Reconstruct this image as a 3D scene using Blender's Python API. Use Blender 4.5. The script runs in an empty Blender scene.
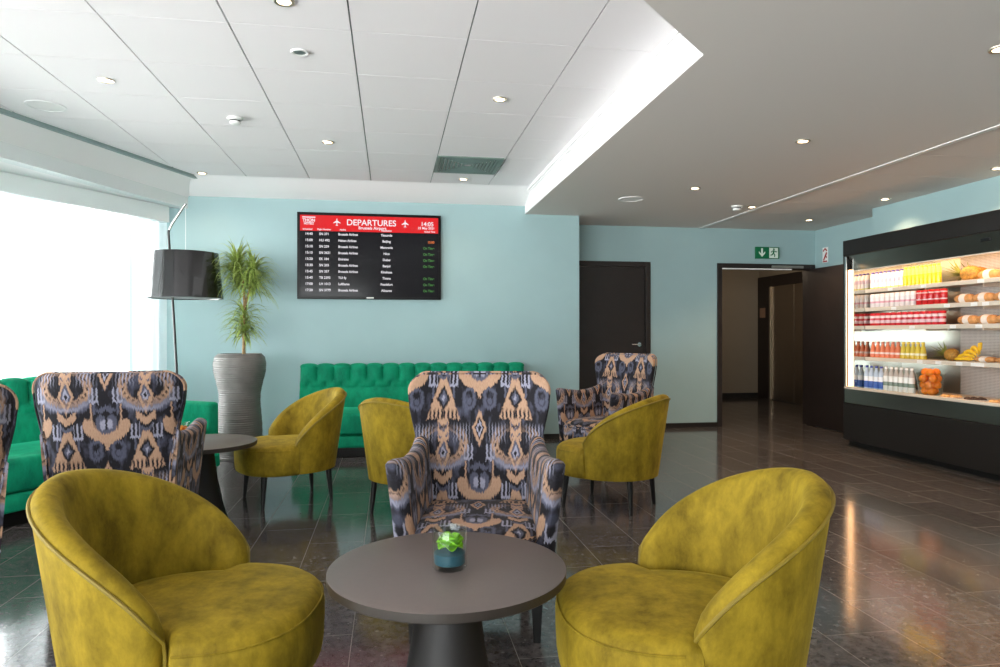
import bpy, bmesh, math, random
from mathutils import Vector, Matrix
random.seed(7)
SC = bpy.context.scene
COL = SC.collection
PI = math.pi

# ------------------------------------------------------------------ helpers
def lin(c):
    return tuple(((v/255)/12.92 if v/255 <= .04045 else ((v/255+.055)/1.055)**2.4) for v in c) + (1.0,)

def newmat(name):
    m = bpy.data.materials.new(name); m.use_nodes = True
    nt = m.node_tree
    b = nt.nodes['Principled BSDF']
    return m, nt, b

def mat(name, rgb, rough=.5, metal=0., spec=.5, noise=0., nscale=20., bump=0., bscale=200., sheen=0., coat=0.):
    m, nt, b = newmat(name)
    b.inputs['Base Color'].default_value = lin(rgb)
    b.inputs['Roughness'].default_value = rough
    b.inputs['Metallic'].default_value = metal
    b.inputs['Specular IOR Level'].default_value = spec
    if coat: b.inputs['Coat Weight'].default_value = coat
    if sheen:
        b.inputs['Sheen Weight'].default_value = sheen
        b.inputs['Sheen Roughness'].default_value = .35
        b.inputs['Sheen Tint'].default_value = lin(rgb)
    tc = nt.nodes.new('ShaderNodeTexCoord')
    if noise:
        n = nt.nodes.new('ShaderNodeTexNoise'); n.inputs['Scale'].default_value = nscale
        n.inputs['Detail'].default_value = 4
        nt.links.new(tc.outputs['Object'], n.inputs['Vector'])
        r = nt.nodes.new('ShaderNodeValToRGB')
        c = lin(rgb)
        r.color_ramp.elements[0].position = .3; r.color_ramp.elements[1].position = .7
        r.color_ramp.elements[0].color = tuple(v*(1-noise) for v in c[:3])+(1,)
        r.color_ramp.elements[1].color = tuple(min(1, v*(1+noise)) for v in c[:3])+(1,)
        nt.links.new(n.outputs['Fac'], r.inputs['Fac'])
        nt.links.new(r.outputs['Color'], b.inputs['Base Color'])
    if bump:
        n2 = nt.nodes.new('ShaderNodeTexNoise'); n2.inputs['Scale'].default_value = bscale
        n2.inputs['Detail'].default_value = 3
        nt.links.new(tc.outputs['Object'], n2.inputs['Vector'])
        bp = nt.nodes.new('ShaderNodeBump'); bp.inputs['Strength'].default_value = bump
        bp.inputs['Distance'].default_value = .002
        nt.links.new(n2.outputs['Fac'], bp.inputs['Height'])
        nt.links.new(bp.outputs['Normal'], b.inputs['Normal'])
    return m

def emat(name, rgb, strength):
    m, nt, b = newmat(name)
    b.inputs['Base Color'].default_value = lin(rgb)
    b.inputs['Emission Color'].default_value = lin(rgb)
    b.inputs['Emission Strength'].default_value = strength
    return m

def glassmat(name, tint=(255, 255, 255), refl=1.0):
    m, nt, b = newmat(name)
    nt.nodes.remove(b)
    out = nt.nodes['Material Output']
    t = nt.nodes.new('ShaderNodeBsdfTransparent'); t.inputs['Color'].default_value = lin(tint)
    g = nt.nodes.new('ShaderNodeBsdfGlossy'); g.inputs['Roughness'].default_value = .02
    f = nt.nodes.new('ShaderNodeLayerWeight'); f.inputs['Blend'].default_value = .5
    pw = nt.nodes.new('ShaderNodeMath'); pw.operation = 'POWER'; pw.inputs[1].default_value = 4.
    mul = nt.nodes.new('ShaderNodeMath'); mul.operation = 'MULTIPLY_ADD'; mul.inputs[1].default_value = .85*refl; mul.inputs[2].default_value = .045*refl
    nt.links.new(f.outputs['Facing'], pw.inputs[0]); f = pw
    mx = nt.nodes.new('ShaderNodeMixShader')
    nt.links.new(f.outputs[0], mul.inputs[0]); nt.links.new(mul.outputs[0], mx.inputs[0])
    nt.links.new(t.outputs[0], mx.inputs[1]); nt.links.new(g.outputs[0], mx.inputs[2])
    nt.links.new(mx.outputs[0], out.inputs['Surface'])
    return m

class EX:                                   # tiny expression -> math nodes
    nt = None
    def __init__(s, v): s.v = v
    @staticmethod
    def op(o, *a, clamp=False):
        n = EX.nt.nodes.new('ShaderNodeMath'); n.operation = o; n.use_clamp = clamp
        for i, x in enumerate(a):
            x = x.v if isinstance(x, EX) else x
            if isinstance(x, (int, float)): n.inputs[i].default_value = x
            else: EX.nt.links.new(x, n.inputs[i])
        return EX(n.outputs[0])
    def __add__(s, o): return EX.op('ADD', s, o)
    __radd__ = __add__
    def __sub__(s, o): return EX.op('SUBTRACT', s, o)
    def __rsub__(s, o): return EX.op('SUBTRACT', o, s)
    def __mul__(s, o): return EX.op('MULTIPLY', s, o)
    __rmul__ = __mul__
    def __truediv__(s, o): return EX.op('DIVIDE', s, o)
def xabs(a): return EX.op('ABSOLUTE', a)
def xmin(a, b): return EX.op('MINIMUM', a, b)
def xmax(a, b): return EX.op('MAXIMUM', a, b)
def xhyp(a, b): return EX.op('SQRT', a*a+b*b)
def inside(d, soft): return EX.op('ADD', d*(-1/soft), .5, clamp=True)      # 1 where d<0

def link_obj(name, me, m, parent=None):
    o = bpy.data.objects.new(name, me); COL.objects.link(o)
    if m is not None:
        for x in (m if isinstance(m, (list, tuple)) else [m]): me.materials.append(x)
    if parent is not None: o.parent = parent
    return o

def obj(name, bm, m, parent=None, smooth=True, ang=40, uv=None):
    bmesh.ops.recalc_face_normals(bm, faces=bm.faces)
    me = bpy.data.meshes.new(name); bm.to_mesh(me); bm.free()
    if smooth:
        me.polygons.foreach_set('use_smooth', [True]*len(me.polygons))
        me.set_sharp_from_angle(angle=math.radians(ang))
    if uv:
        ul = me.uv_layers.new(name='UVMap')
        for p in me.polygons:
            for li in p.loop_indices:
                ul.data[li].uv = uv(me.vertices[me.loops[li].vertex_index].co, p.normal)
    return link_obj(name, me, m, parent)

def tag(o, label=None, cat=None, group=None, kind=None):
    if label: o['label'] = label
    if cat: o['category'] = cat
    if group: o['group'] = group
    if kind: o['kind'] = kind
    return o

def thing(name, label, cat, loc=(0, 0, 0), rz=0, group=None):
    o = bpy.data.objects.new(name, None); COL.objects.link(o)
    o.empty_display_size = .1
    o.location = loc; o.rotation_euler = (0, 0, rz)
    return tag(o, label, cat, group)

def dup(root, loc, rz, label, group=None):
    r = root.copy(); COL.objects.link(r); r.location = loc; r.rotation_euler = (0, 0, rz)
    r['label'] = label
    if group: r['group'] = group
    for ch in list(root.children):
        c = ch.copy(); COL.objects.link(c); c.parent = r
        for g in list(ch.children):
            d = g.copy(); COL.objects.link(d); d.parent = c
    return r

def struct(name, bm, m, smooth=False, parent=None):
    o = obj(name, bm, m, parent, smooth)
    o['kind'] = 'structure'
    return o

def BM(): return bmesh.new()

def box(bm, x0, x1, y0, y1, z0, z1, bev=0., mi=0):
    vs = [bm.verts.new((x, y, z)) for z in (z0, z1) for y in (y0, y1) for x in (x0, x1)]
    fs = []
    for f in ((0, 1, 3, 2), (4, 6, 7, 5), (0, 4, 5, 1), (2, 3, 7, 6), (0, 2, 6, 4), (1, 5, 7, 3)):
        fc = bm.faces.new([vs[i] for i in f]); fc.material_index = mi; fs.append(fc)
    if bev:
        es = list({e for f in fs for e in f.edges})
        r = bmesh.ops.bevel(bm, geom=es, offset=bev, segments=3, profile=.5, affect='EDGES')
        for f in r['faces']: f.material_index = mi
    return bm

def prism(bm, pts, z0, z1, mi=0):           # polygon (x,y) extruded in z
    a = [bm.verts.new((x, y, z0)) for x, y in pts]; b = [bm.verts.new((x, y, z1)) for x, y in pts]
    n = len(pts)
    for f in [a[::-1], b] + [[a[i], a[(i+1) % n], b[(i+1) % n], b[i]] for i in range(n)]:
        fc = bm.faces.new(f); fc.material_index = mi
    return bm

def rings(bm, R, closed=True, cap0=True, cap1=True, mi=0):
    V = [[bm.verts.new(p) for p in r] for r in R]
    for a, b in zip(V, V[1:]):
        n = len(a)
        for i in range(n if closed else n-1):
            j = (i+1) % n
            f = bm.faces.new((a[i], a[j], b[j], b[i])); f.material_index = mi
    if cap0: bm.faces.new(V[0][::-1]).material_index = mi
    if cap1: bm.faces.new(V[-1]).material_index = mi
    return V

def lathe(bm, prof, n=32, c=(0, 0, 0), cap0=True, cap1=True, mi=0):
    R = [[(c[0]+r*math.cos(2*PI*k/n), c[1]+r*math.sin(2*PI*k/n), c[2]+z) for k in range(n)] for r, z in prof]
    rings(bm, R, True, cap0, cap1, mi)
    return bm

def tube(bm, pts, rad, n=8, mi=0, cap=True):
    pts = [Vector(p) for p in pts]
    if not isinstance(rad, (list, tuple)): rad = [rad]*len(pts)
    R = []; up = Vector((0, 0, 1)); prev = None
    for i, p in enumerate(pts):
        t = (pts[min(i+1, len(pts)-1)]-pts[max(i-1, 0)]).normalized()
        if prev is None:
            a = t.cross(up)
            if a.length < .1: a = t.cross(Vector((1, 0, 0)))
        else:
            a = prev - t*prev.dot(t)
        a.normalize(); prev = a; b = t.cross(a)
        R.append([tuple(p+(a*math.cos(2*PI*k/n)+b*math.sin(2*PI*k/n))*rad[i]) for k in range(n)])
    rings(bm, R, True, cap, cap, mi)
    return bm

def bar(bm, p0, p1, w, h, mi=0):            # rectangular bar between two points in plan (top at z)
    pass

def lerp(a, b, t): return a+(b-a)*t
def smooth(a, b, x):
    t = max(0, min(1, (x-a)/(b-a))); return t*t*(3-2*t)
def interp(tab, x):
    if x <= tab[0][0]: return tab[0][1]
    for (a, va), (b, vb) in zip(tab, tab[1:]):
        if x <= b: return lerp(va, vb, (x-a)/(b-a))
    return tab[-1][1]

# ------------------------------------------------------------------ materials
TEAL = mat('teal_wall_paint', (154, 182, 185), .6, noise=.02, nscale=3, bump=.05, bscale=300)
WHITE = mat('white_plaster', (238, 237, 238), .7)
LOWCEIL = mat('plaster_ceiling', (222, 216, 211), .8)
TILE = mat('mineral_ceiling_tile', (243, 239, 241), .85, noise=.04, nscale=400, bump=.2, bscale=500)
JOINT = mat('ceiling_joint_grey', (128, 134, 134), .6)
TRIMG = mat('grey_green_trim', (138, 158, 156), .5)
PELMET = mat('pale_pelmet', (220, 226, 226), .6)
DARKW = mat('dark_brown_door_laminate', (36, 29, 27), .45, noise=.12, nscale=6)
BASEB = mat('dark_skirting', (30, 28, 27), .4)
HALLW = mat('greige_hall_wall', (150, 140, 125), .7)
BLACK = mat('black_plastic', (16, 16, 17), .35)
LEGB = mat('black_stained_wood', (14, 12, 11), .4, spec=.3)
TABLE = mat('taupe_laminate', (96, 86, 83), .38, noise=.03, nscale=60)
TABEDGE = mat('table_edge_band', (46, 39, 33), .45)
TABBASE = mat('dark_bronze_powder_coat', (24, 21, 20), .55)
STEEL = mat('brushed_stainless', (150, 155, 150), .28, metal=1.0)
MIRROR = mat('polished_stainless', (205, 205, 200), .07, metal=1.0)
CHROME = mat('chrome', (220, 220, 222), .12, metal=1.0)
FRIDGE = mat('black_brown_fridge_cladding', (27, 24, 23), .4)
SHELFW = mat('cream_shelf_metal', (222, 209, 192), .4)
WHITEP = mat('white_plastic', (235, 235, 233), .4)
DOWN = emat('downlight_lamp', (255, 226, 185), 4)
LED = emat('led_strip_warm_white', (255, 196, 140), 1.9)
LED2 = emat('canopy_led', (255, 205, 155), 6)
PANE = glassmat('window_glass', (252, 255, 255), .6)
GLASS = glassmat('clear_glass', (248, 252, 250), 1.0)

def velvet(name, c0, c1, sheen, s=9., sheen_rgb=None):
    m, nt, b = newmat(name)
    tc = nt.nodes.new('ShaderNodeTexCoord')
    mp = nt.nodes.new('ShaderNodeMapping'); mp.inputs['Scale'].default_value = (1, 1, .55)
    nt.links.new(tc.outputs['Object'], mp.inputs['Vector'])
    n = nt.nodes.new('ShaderNodeTexNoise'); n.inputs['Scale'].default_value = s
    n.inputs['Detail'].default_value = 8; n.inputs['Roughness'].default_value = .72; n.inputs['Distortion'].default_value = .15
    nt.links.new(mp.outputs[0], n.inputs['Vector'])
    r = nt.nodes.new('ShaderNodeValToRGB')
    r.color_ramp.elements[0].position = .34; r.color_ramp.elements[0].color = lin(c0)
    r.color_ramp.elements[1].position = .66; r.color_ramp.elements[1].color = lin(c1)
    nt.links.new(n.outputs['Fac'], r.inputs['Fac']); nt.links.new(r.outputs['Color'], b.inputs['Base Color'])
    b.inputs['Roughness'].default_value = .75; b.inputs['Specular IOR Level'].default_value = .2
    b.inputs['Sheen Weight'].default_value = sheen; b.inputs['Sheen Roughness'].default_value = .3
    b.inputs['Sheen Tint'].default_value = lin(sheen_rgb or c1)
    n2 = nt.nodes.new('ShaderNodeTexNoise'); n2.inputs['Scale'].default_value = 90; n2.inputs['Detail'].default_value = 3
    nt.links.new(tc.outputs['Object'], n2.inputs['Vector'])
    bp = nt.nodes.new('ShaderNodeBump'); bp.inputs['Strength'].default_value = .12; bp.inputs['Distance'].default_value = .004
    nt.links.new(n2.outputs['Fac'], bp.inputs['Height']); nt.links.new(bp.outputs[0], b.inputs['Normal'])
    return m
MUSTARD = velvet('mustard_velvet', (98, 81, 10), (154, 130, 32), .35, 9, (215, 190, 80))
PIPING = mat('mustard_piping', (122, 103, 20), .6, sheen=.2)
GREEN = velvet('emerald_velvet', (0, 116, 86), (10, 158, 116), .5, 6, (60, 215, 165))

def ikat():
    m, nt, b = newmat('ikat_fabric')
    EX.nt = nt
    uvn = nt.nodes.new('ShaderNodeUVMap'); uvn.uv_map = 'UVMap'
    sp = nt.nodes.new('ShaderNodeSeparateXYZ'); nt.links.new(uvn.outputs[0], sp.inputs[0])
    u, v = EX(sp.outputs[0]), EX(sp.outputs[1])
    def noise(su, sv, det=2, w=0.):
        mp = nt.nodes.new('ShaderNodeMapping'); mp.inputs['Scale'].default_value = (su, sv, 1); mp.inputs['Location'].default_value = (w, w, w)
        nt.links.new(uvn.outputs[0], mp.inputs[0])
        n = nt.nodes.new('ShaderNodeTexNoise'); n.inputs['Scale'].default_value = 1; n.inputs['Detail'].default_value = det
        nt.links.new(mp.outputs[0], n.inputs['Vector'])
        return EX(n.outputs['Fac'])
    bleed = noise(170, 9, 2)
    wob = noise(14, 60, 2, 3.)
    vv = v + (bleed-.5)*.050
    uu = u + (wob-.5)*.014
    HW, P = .175, .53
    x = EX.op('PINGPONG', uu, HW)
    w = EX.op('FLOORED_MODULO', vv-.507+.13, P)-.13     # crown at w=0, range -.13..+.40
    dx = HW - x
    S = .004
    def ell(cx, cy, rx, ry): return xhyp((x-cx)/rx, (w-cy)/ry)-1.0
    def ellb(cy, rx, ry): return xhyp(dx/rx, (w-cy)/ry)-1.0
    def dia(X, cy, rx, ry): return X/rx+xabs((w-cy)/ry)-1.0
    def rect(X, c0, hw, w0, w1): return xmax(xabs(X-c0)-hw, xmax(w0-w, w-w1))
    def rng(d, a, bb): return xmax(a-d, d-bb)
    layers = []
    DARK, TAN, GREY, LAV = (27, 25, 31), (172, 138, 114), (80, 82, 99), (146, 146, 164)
    def add(d, c, soft=S): layers.append((inside(d, soft), c))
    # grey spirals and clouds
    add(rng(ell(.05, .385, .036, .045), -.55, -.1), GREY, .25)
    add(ell(.05, .385, .012, .016), GREY, .4)
    add(rng(ell(.05, -.115, .036, .04), -.5, -.1), GREY, .25)
    add(ell(.115, .09, .05, .03), GREY, .5)
    # crown at column A
    lyre = xmax(xmax(ell(0., -.004, .104, .084), w-.056-x*.12), 1-xhyp(x/.060, (w-.034)/.066))
    add(lyre, TAN, .05)
    add(ell(.076, .050, .020, .026), DARK, .25)
    add(rect(x, .066, .0035, .03, .10), TAN)
    add(xmax(xmax(ell(.044, .012, .016, .032), 0.), -1.), DARK, .3)
    add(ell(0., .006, .047, .055), GREY, .15)
    add(ell(.016, .0, .013, .026), LAV, .4)
    add(rect(x, 0., .004, -.03, .045), DARK)
    add(dia(x, .070, .050, .024), GREY, .25)
    add(dia(x, .052, .022, .020), DARK, .3)
    add(rect(x, 0., .007, -.16, -.075), TAN)
    add(dia(x, -.085, .035, .03), TAN, .2)
    # eye at column A
    add(dia(x, .256, .036, .088), TAN, .15)
    add(dia(x, .256, .023, .056), DARK, .2)
    add(dia(x, .256, .016, .040), LAV, .2)
    add(dia(x, .256, .009, .020), DARK, .3)
    # bell at column B (w wraps: .33...40 and -.13..-.03)
    wb = EX.op('FLOORED_MODULO', w-.30, P)                # 0 at the fringe, .2 at the apex
    bw = .080-wb*.33
    bell = xmax(xmax(dx-bw, 0-wb), wb-.20)
    add(bell, TAN, .006)
    strip = EX.op('SINE', dx*330.)
    add(xmax(xmax(dx-.07, xmax(0.0-wb, wb-.045)), .1-strip), DARK, .02)
    add(dia(dx, .40, .032, .055), DARK, .2)
    eye2 = dx/.020+xabs((wb-.10)/.036)-1.0
    add(dx/.034+xabs((wb-.10)/.058)-1.0, DARK, .25)
    add(eye2, GREY, .25)
    add(dx/.008+xabs((wb-.10)/.016)-1.0, LAV, .4)
    # trunk with chevrons
    add(rect(dx, 0., .026, .20, .30), TAN)
    chev = EX.op('PINGPONG', w-dx*1.2, .025)
    add(xmax(rect(dx, 0., .022, .215, .285), chev-.010), GREY, .006)
    # small eye on B
    add(dia(dx, .140, .036, .095), TAN, .14)
    add(dia(dx, .140, .024, .064), GREY, .2)
    add(dia(dx, .140, .015, .040), LAV, .2)
    add(dia(dx, .140, .008, .016), DARK, .3)
    # chevron below
    add(xmax(xabs(w-.012-dx*.8)-.020, dx-.042), TAN, .006)
    add(xmax(xabs(w+.035-dx*.8)-.009, dx-.03), GREY, .006)
    # comma wings
    wing = xmax(rng(ellb(.185, .118, .10), -.30, 0.), xmax(.10-w, w-.225))
    add(wing, TAN, .1)
    add(xmax(rng(ellb(.185, .108, .088), -.14, -.03), xmax(.11-w, .0-EX.op('SINE', (w+dx)*190.))), DARK, .1)
    add(xmax(rng(ellb(.165, .125, .10), -.12, .02), w-.105), LAV, .15)
    hat = EX.op('SINE', x*420.)
    add(xmax(rect(x, .085, .030, .205, .262), .25-hat), LAV, .05)
    # forks
    for cx, w0, w1 in ((.052, .105, .180), (.125, -.075, .0)):
        t3 = EX.op('PINGPONG', x-cx+.5+.0095, .0095)
        add(xmax(rect(x, cx, .021, w0, w1), t3-.0042), LAV, .003)
        add(rect(x, cx, .021, w0, w0+.014), LAV)
        add(rect(x, cx, .005, w0-.055, w0), GREY)
    cloud = noise(22, 9, 3, 8.)
    base = nt.nodes.new('ShaderNodeValToRGB')
    base.color_ramp.elements[0].position = .52; base.color_ramp.elements[0].color = lin(DARK)
    base.color_ramp.elements[1].position = .72; base.color_ramp.elements[1].color = lin((78, 80, 98))
    nt.links.new(cloud.v, base.inputs[0])
    cur = base.outputs[0]
    for mk, c in layers:
        mx = nt.nodes.new('ShaderNodeMix'); mx.data_type = 'RGBA'
        nt.links.new(mk.v, mx.inputs[0]); nt.links.new(cur, mx.inputs[6]); mx.inputs[7].default_value = lin(c)
        cur = mx.outputs[2]
    # weave speckle
    hs = nt.nodes.new('ShaderNodeMix'); hs.data_type = 'RGBA'; hs.blend_type = 'OVERLAY'; hs.inputs[0].default_value = .35
    wv = noise(260, 60, 2, 1.)
    nt.links.new(cur, hs.inputs[6]); nt.links.new(wv.v, hs.inputs[7])
    nt.links.new(hs.outputs[2], b.inputs['Base Color'])
    b.inputs['Roughness'].default_value = .8; b.inputs['Specular IOR Level'].default_value = .25
    b.inputs['Sheen Weight'].default_value = .06; b.inputs['Sheen Roughness'].default_value = .4
    return m
IKAT = ikat()

def granite():
    m, nt, b = newmat('polished_dark_granite_tiles')
    EX.nt = nt
    tc = nt.nodes.new('ShaderNodeTexCoord')
    sp = nt.nodes.new('ShaderNodeSeparateXYZ'); nt.links.new(tc.outputs['Object'], sp.inputs[0])
    X, Y = EX(sp.outputs[0]), EX(sp.outputs[1])
    PX, PY = .3145, .63
    cx = EX.op('FLOOR', (X-.474)/PX)
    fx = EX.op('FLOORED_MODULO', X-.474, PX)
    yo = Y + EX.op('FLOORED_MODULO', cx, 2.)*PY*.5
    cy = EX.op('FLOOR', yo/PY)
    fy = EX.op('FLOORED_MODULO', yo, PY)
    dj = xmin(xmin(fx, PX-fx), xmin(fy, PY-fy))
    joint = inside(dj-.0011, .0009)
    wn = nt.nodes.new('ShaderNodeTexWhiteNoise'); wn.noise_dimensions = '2D'
    cb = nt.nodes.new('ShaderNodeCombineXYZ'); nt.links.new(cx.v, cb.inputs[0]); nt.links.new(cy.v, cb.inputs[1])
    nt.links.new(cb.outputs[0], wn.inputs['Vector'])
    tone = EX(wn.outputs['Value'])
    n = nt.nodes.new('ShaderNodeTexNoise'); n.inputs['Scale'].default_value = 26; n.inputs['Detail'].default_value = 8; n.inputs['Roughness'].default_value = .7
    nt.links.new(tc.outputs['Object'], n.inputs['Vector'])
    r = nt.nodes.new('ShaderNodeValToRGB')
    e = r.color_ramp.elements
    e[0].position = .35; e[0].color = lin((46, 45, 46)); e[1].position = .62; e[1].color = lin((92, 89, 90))
    nt.links.new(n.outputs['Fac'], r.inputs[0])
    vo = nt.nodes.new('ShaderNodeTexVoronoi'); vo.inputs['Scale'].default_value = 34; vo.inputs['Randomness'].default_value = 1
    nt.links.new(tc.outputs['Object'], vo.inputs['Vector'])
    n3 = nt.nodes.new('ShaderNodeTexNoise'); n3.inputs['Scale'].default_value = 11; n3.inputs['Detail'].default_value = 4
    nt.links.new(tc.outputs['Object'], n3.inputs['Vector'])
    speck = inside(EX(vo.outputs['Distance'])-(EX(n3.outputs['Fac'])-.40)*.9, .06)
    mx = nt.nodes.new('ShaderNodeMix'); mx.data_type = 'RGBA'
    nt.links.new((speck*.55).v, mx.inputs[0]); nt.links.new(r.outputs[0], mx.inputs[6]); mx.inputs[7].default_value = lin((140, 138, 136))
    hv = nt.nodes.new('ShaderNodeHueSaturation'); nt.links.new(mx.outputs[2], hv.inputs['Color']); nt.links.new((tone*.35+.80).v, hv.inputs['Value'])
    mj = nt.nodes.new('ShaderNodeMix'); mj.data_type = 'RGBA'
    nt.links.new(joint.v, mj.inputs[0]); nt.links.new(hv.outputs[0], mj.inputs[6]); mj.inputs[7].default_value = lin((124, 119, 113))
    nt.links.new(mj.outputs[2], b.inputs['Base Color'])
    nt.links.new((joint*.5+.09+EX(n3.outputs['Fac'])*.06).v, b.inputs['Roughness'])
    b.inputs['Specular IOR Level'].default_value = .65
    return m
GRANITE = granite()

# ------------------------------------------------------------------ room shell
H1, H2 = 2.86, 2.61            # tile ceiling, plaster ceiling
YB, YF = 7.78, 8.43            # back wall, wall with the doors
XR = 5.65
ROOF = 3.0
WD = Vector((-.515, -.857)).normalized()       # direction of the window wall, towards the camera
W0 = Vector((-2.50, 7.78))
WN = Vector((-WD.y, WD.x))                     # normal of the window wall
if WN.x > 0: WN = -WN                          # pointing outside
def wp(t, off=0.):
    p = W0+WD*t+WN*off; return (p.x, p.y)

bm = BM(); box(bm, -8.5, 9.2, -3.2, 12.6, -.1, 0)
struct('floor', bm, GRANITE)

# back wall (with its return), far wall pieces round the two doorways
bm = BM(); box(bm, -2.75, 2.184, YB, YB+.66, 0, ROOF); struct('wall_back', bm, TEAL)
D1 = (2.26, 3.315)             # outer frame of the left door
D2 = (4.238, 5.64)
DH = 2.153
bm = BM()
box(bm, 2.184, D1[0], YF, YF+.15, 0, ROOF); box(bm, D1[0], D1[1], YF, YF+.15, DH, ROOF)
box(bm, D1[1], D2[0], YF, YF+.15, 0, ROOF); box(bm, D2[0], D2[1], YF, YF+.15, DH, ROOF)
box(bm, D2[1], XR+.15, YF, YF+.15, 0, ROOF)
struct('wall_far', bm, TEAL)
bm = BM(); box(bm, XR, XR+.15, -3, YF, 0, ROOF); struct('wall_right', bm, TEAL)
bm = BM(); box(bm, 5.28, XR, 2.6, 6.84, 2.26, H2+.02); struct('wall_bulkhead', bm, TEAL)
bm = BM(); box(bm, -8.5, XR+.15, -3.15, -3, 0, .3); box(bm, -8.5, XR+.15, -3.15, -3, 2.5, ROOF); box(bm, -8.5, -6.6, -3.15, -3, .3, 2.5); box(bm, -.6, XR+.15, -3.15, -3, .3, 2.5)
struct('wall_front', bm, WHITE)
FW = [-6.6, -4.6, -2.6, -.6]  # unseen windows behind the camera, put in for frontal light on the chairs
for i, (a, b_) in enumerate(zip(FW, FW[1:])):
    bm = BM(); f = .05
    box(bm, a, b_, -3.1, -3.03, .3, .3+f); box(bm, a, b_, -3.1, -3.03, 2.5-f, 2.5)
    box(bm, a, a+f, -3.1, -3.03, .3+f, 2.5-f); box(bm, b_-f, b_, -3.1, -3.03, .3+f, 2.5-f)
    fr_ = struct('window_%d' % (i+11), bm, mat('unseen_front_window_frame', (225, 226, 226), .4))
    bm = BM(); box(bm, a+f, b_-f, -3.07, -3.062, .3+f, 2.5-f); obj('pane', bm, PANE, fr_, False)
TE = 11.2                      # window wall end
ex, ey = wp(TE)
bm = BM(); box(bm, ex-.15, ex, -3, ey+.3, 0, ROOF); struct('wall_left', bm, WHITE)
# window wall: sill below, lintel above, glazing between
def wslab(bm, t0, t1, o0, o1, z0, z1, mi=0):
    prism(bm, [wp(t0, o0), wp(t1, o0), wp(t1, o1), wp(t0, o1)], z0, z1, mi)
SILL, HEAD = .22, 2.52
bm = BM(); wslab(bm, -.2, TE, 0, .2, 0, SILL); wslab(bm, -.2, TE, 0, .2, HEAD, ROOF)
struct('wall_window', bm, WHITE)
MULL = [0., 1.33, 3.2, 5.2, 7.2, 9.2, TE]
FRAMEW = mat('white_window_frame', (236, 238, 238), .4)
for i, (a, b_) in enumerate(zip(MULL, MULL[1:])):
    bm = BM()
    f = .045
    wslab(bm, a, b_, .04, .11, SILL, SILL+f); wslab(bm, a, b_, .04, .11, HEAD-f, HEAD)
    wslab(bm, a, a+f, .04, .11, SILL+f, HEAD-f); wslab(bm, b_-f, b_, .04, .11, SILL+f, HEAD-f)
    fr = struct('window_%d' % (i+1), bm, FRAMEW)
    bm = BM(); wslab(bm, a+f, b_-f, .07, .078, SILL+f, HEAD-f)
    p = obj('pane', bm, PANE, fr, False)

# ceilings -----------------------------------------------------------
def line_pt(p, d, y):          # point of line p + t d at given y
    t = (y-p[1])/d[1]; return (p[0]+d[0]*t, y)
TP, TD = (-1.94, 7.59), (-.373, -.928)          # edge of the tile field along the window
B1P, B1D = (-2.155, 7.78), (-.356, -.934)       # upper pelmet
B2P, B2D = (-2.315, 7.68), (-.515, -.857)       # lower pelmet
RX, RY = 1.534, 3.198                            # recess corner
DGX = RX+(-3-RY)/.958                           # diagonal edge at the wall behind the camera
# mineral tiles, one mesh, gaps between them
bm = BM()
xs = [-1.484+.636*k for k in range(-7, 6)]
ys = [3.778+.6225*k for k in range(-11, 7)]
for xa, xb in zip(xs, xs[1:]):
    for ya, yb in zip(ys, ys[1:]):
        box(bm, xa+.0045, xb-.0045, ya+.0032, yb-.0032, H1, H1+.02)
def cut(bm, co, no):
    g = bm.verts[:]+bm.edges[:]+bm.faces[:]
    r = bmesh.ops.bisect_plane(bm, geom=g, plane_co=co, plane_no=no, clear_outer=True)
cut(bm, (RX, 0, 0), (1, 0, 0))
cut(bm, (0, 7.43, 0), (0, 1, 0))
cut(bm, (RX, RY, 0), Vector((.958, -1, 0)).normalized())
cut(bm, (TP[0], TP[1], 0), Vector((TD[1], -TD[0], 0)).normalized())
cut(bm, (0, -3, 0), (0, -1, 0))
struct('ceiling_tiles', bm, TILE)
bm = BM(); box(bm, -8.7, XR+.15, -3.15, YF+.15, H1+.012, ROOF+.1); struct('ceiling', bm, JOINT)
# plain margin and cove along the back wall
def quad(bm, a, b, c, d, mi=0):
    f = bm.faces.new([bm.verts.new(p) for p in (a, b, c, d)]); f.material_index = mi
def sheet(bm, P, Q, n):        # swept strip between two profile curves (lists of points)
    A = [bm.verts.new(p) for p in P]; B = [bm.verts.new(p) for p in Q]
    for i in range(len(P)-1): bm.faces.new((A[i], A[i+1], B[i+1], B[i]))
bm = BM()
prof = [(7.42, H1), (7.46, H1-.012), (7.50, H1-.035), (7.58, H1-.075), (7.68, H1-.12), (7.79, 2.70)]
sheet(bm, [(-1.99+(-.16)*(k/5), y, z) for k, (y, z) in enumerate(prof)], [(RX+.01, y, z) for y, z in prof], 6)
struct('trim_1', bm, WHITE, True)
# cove along the window, from the tile edge down to the upper pelmet
def strip_y(p, d): return [line_pt(p, d, y) for y in (-3, 7.60)]
t0, t1 = (line_pt(TP, TD, -3), (-1.94, 7.59))
b0, b1 = (line_pt(B1P, B1D, -3), (-2.155, 7.78))
bm = BM()
N = 5
def cov(s, k):
    f = k/N
    tx, ty = lerp(t0[0], t1[0], s), lerp(t0[1], t1[1], s); bx, by = lerp(b0[0], b1[0], s), lerp(b0[1], b1[1], s)
    return (lerp(tx, bx, f), lerp(ty, by, f), lerp(H1, 2.69, f**1.15))
sheet(bm, [cov(0, k) for k in range(N+1)], [cov(1, k) for k in range(N+1)], N)
struct('trim_2', bm, WHITE, True)
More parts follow.
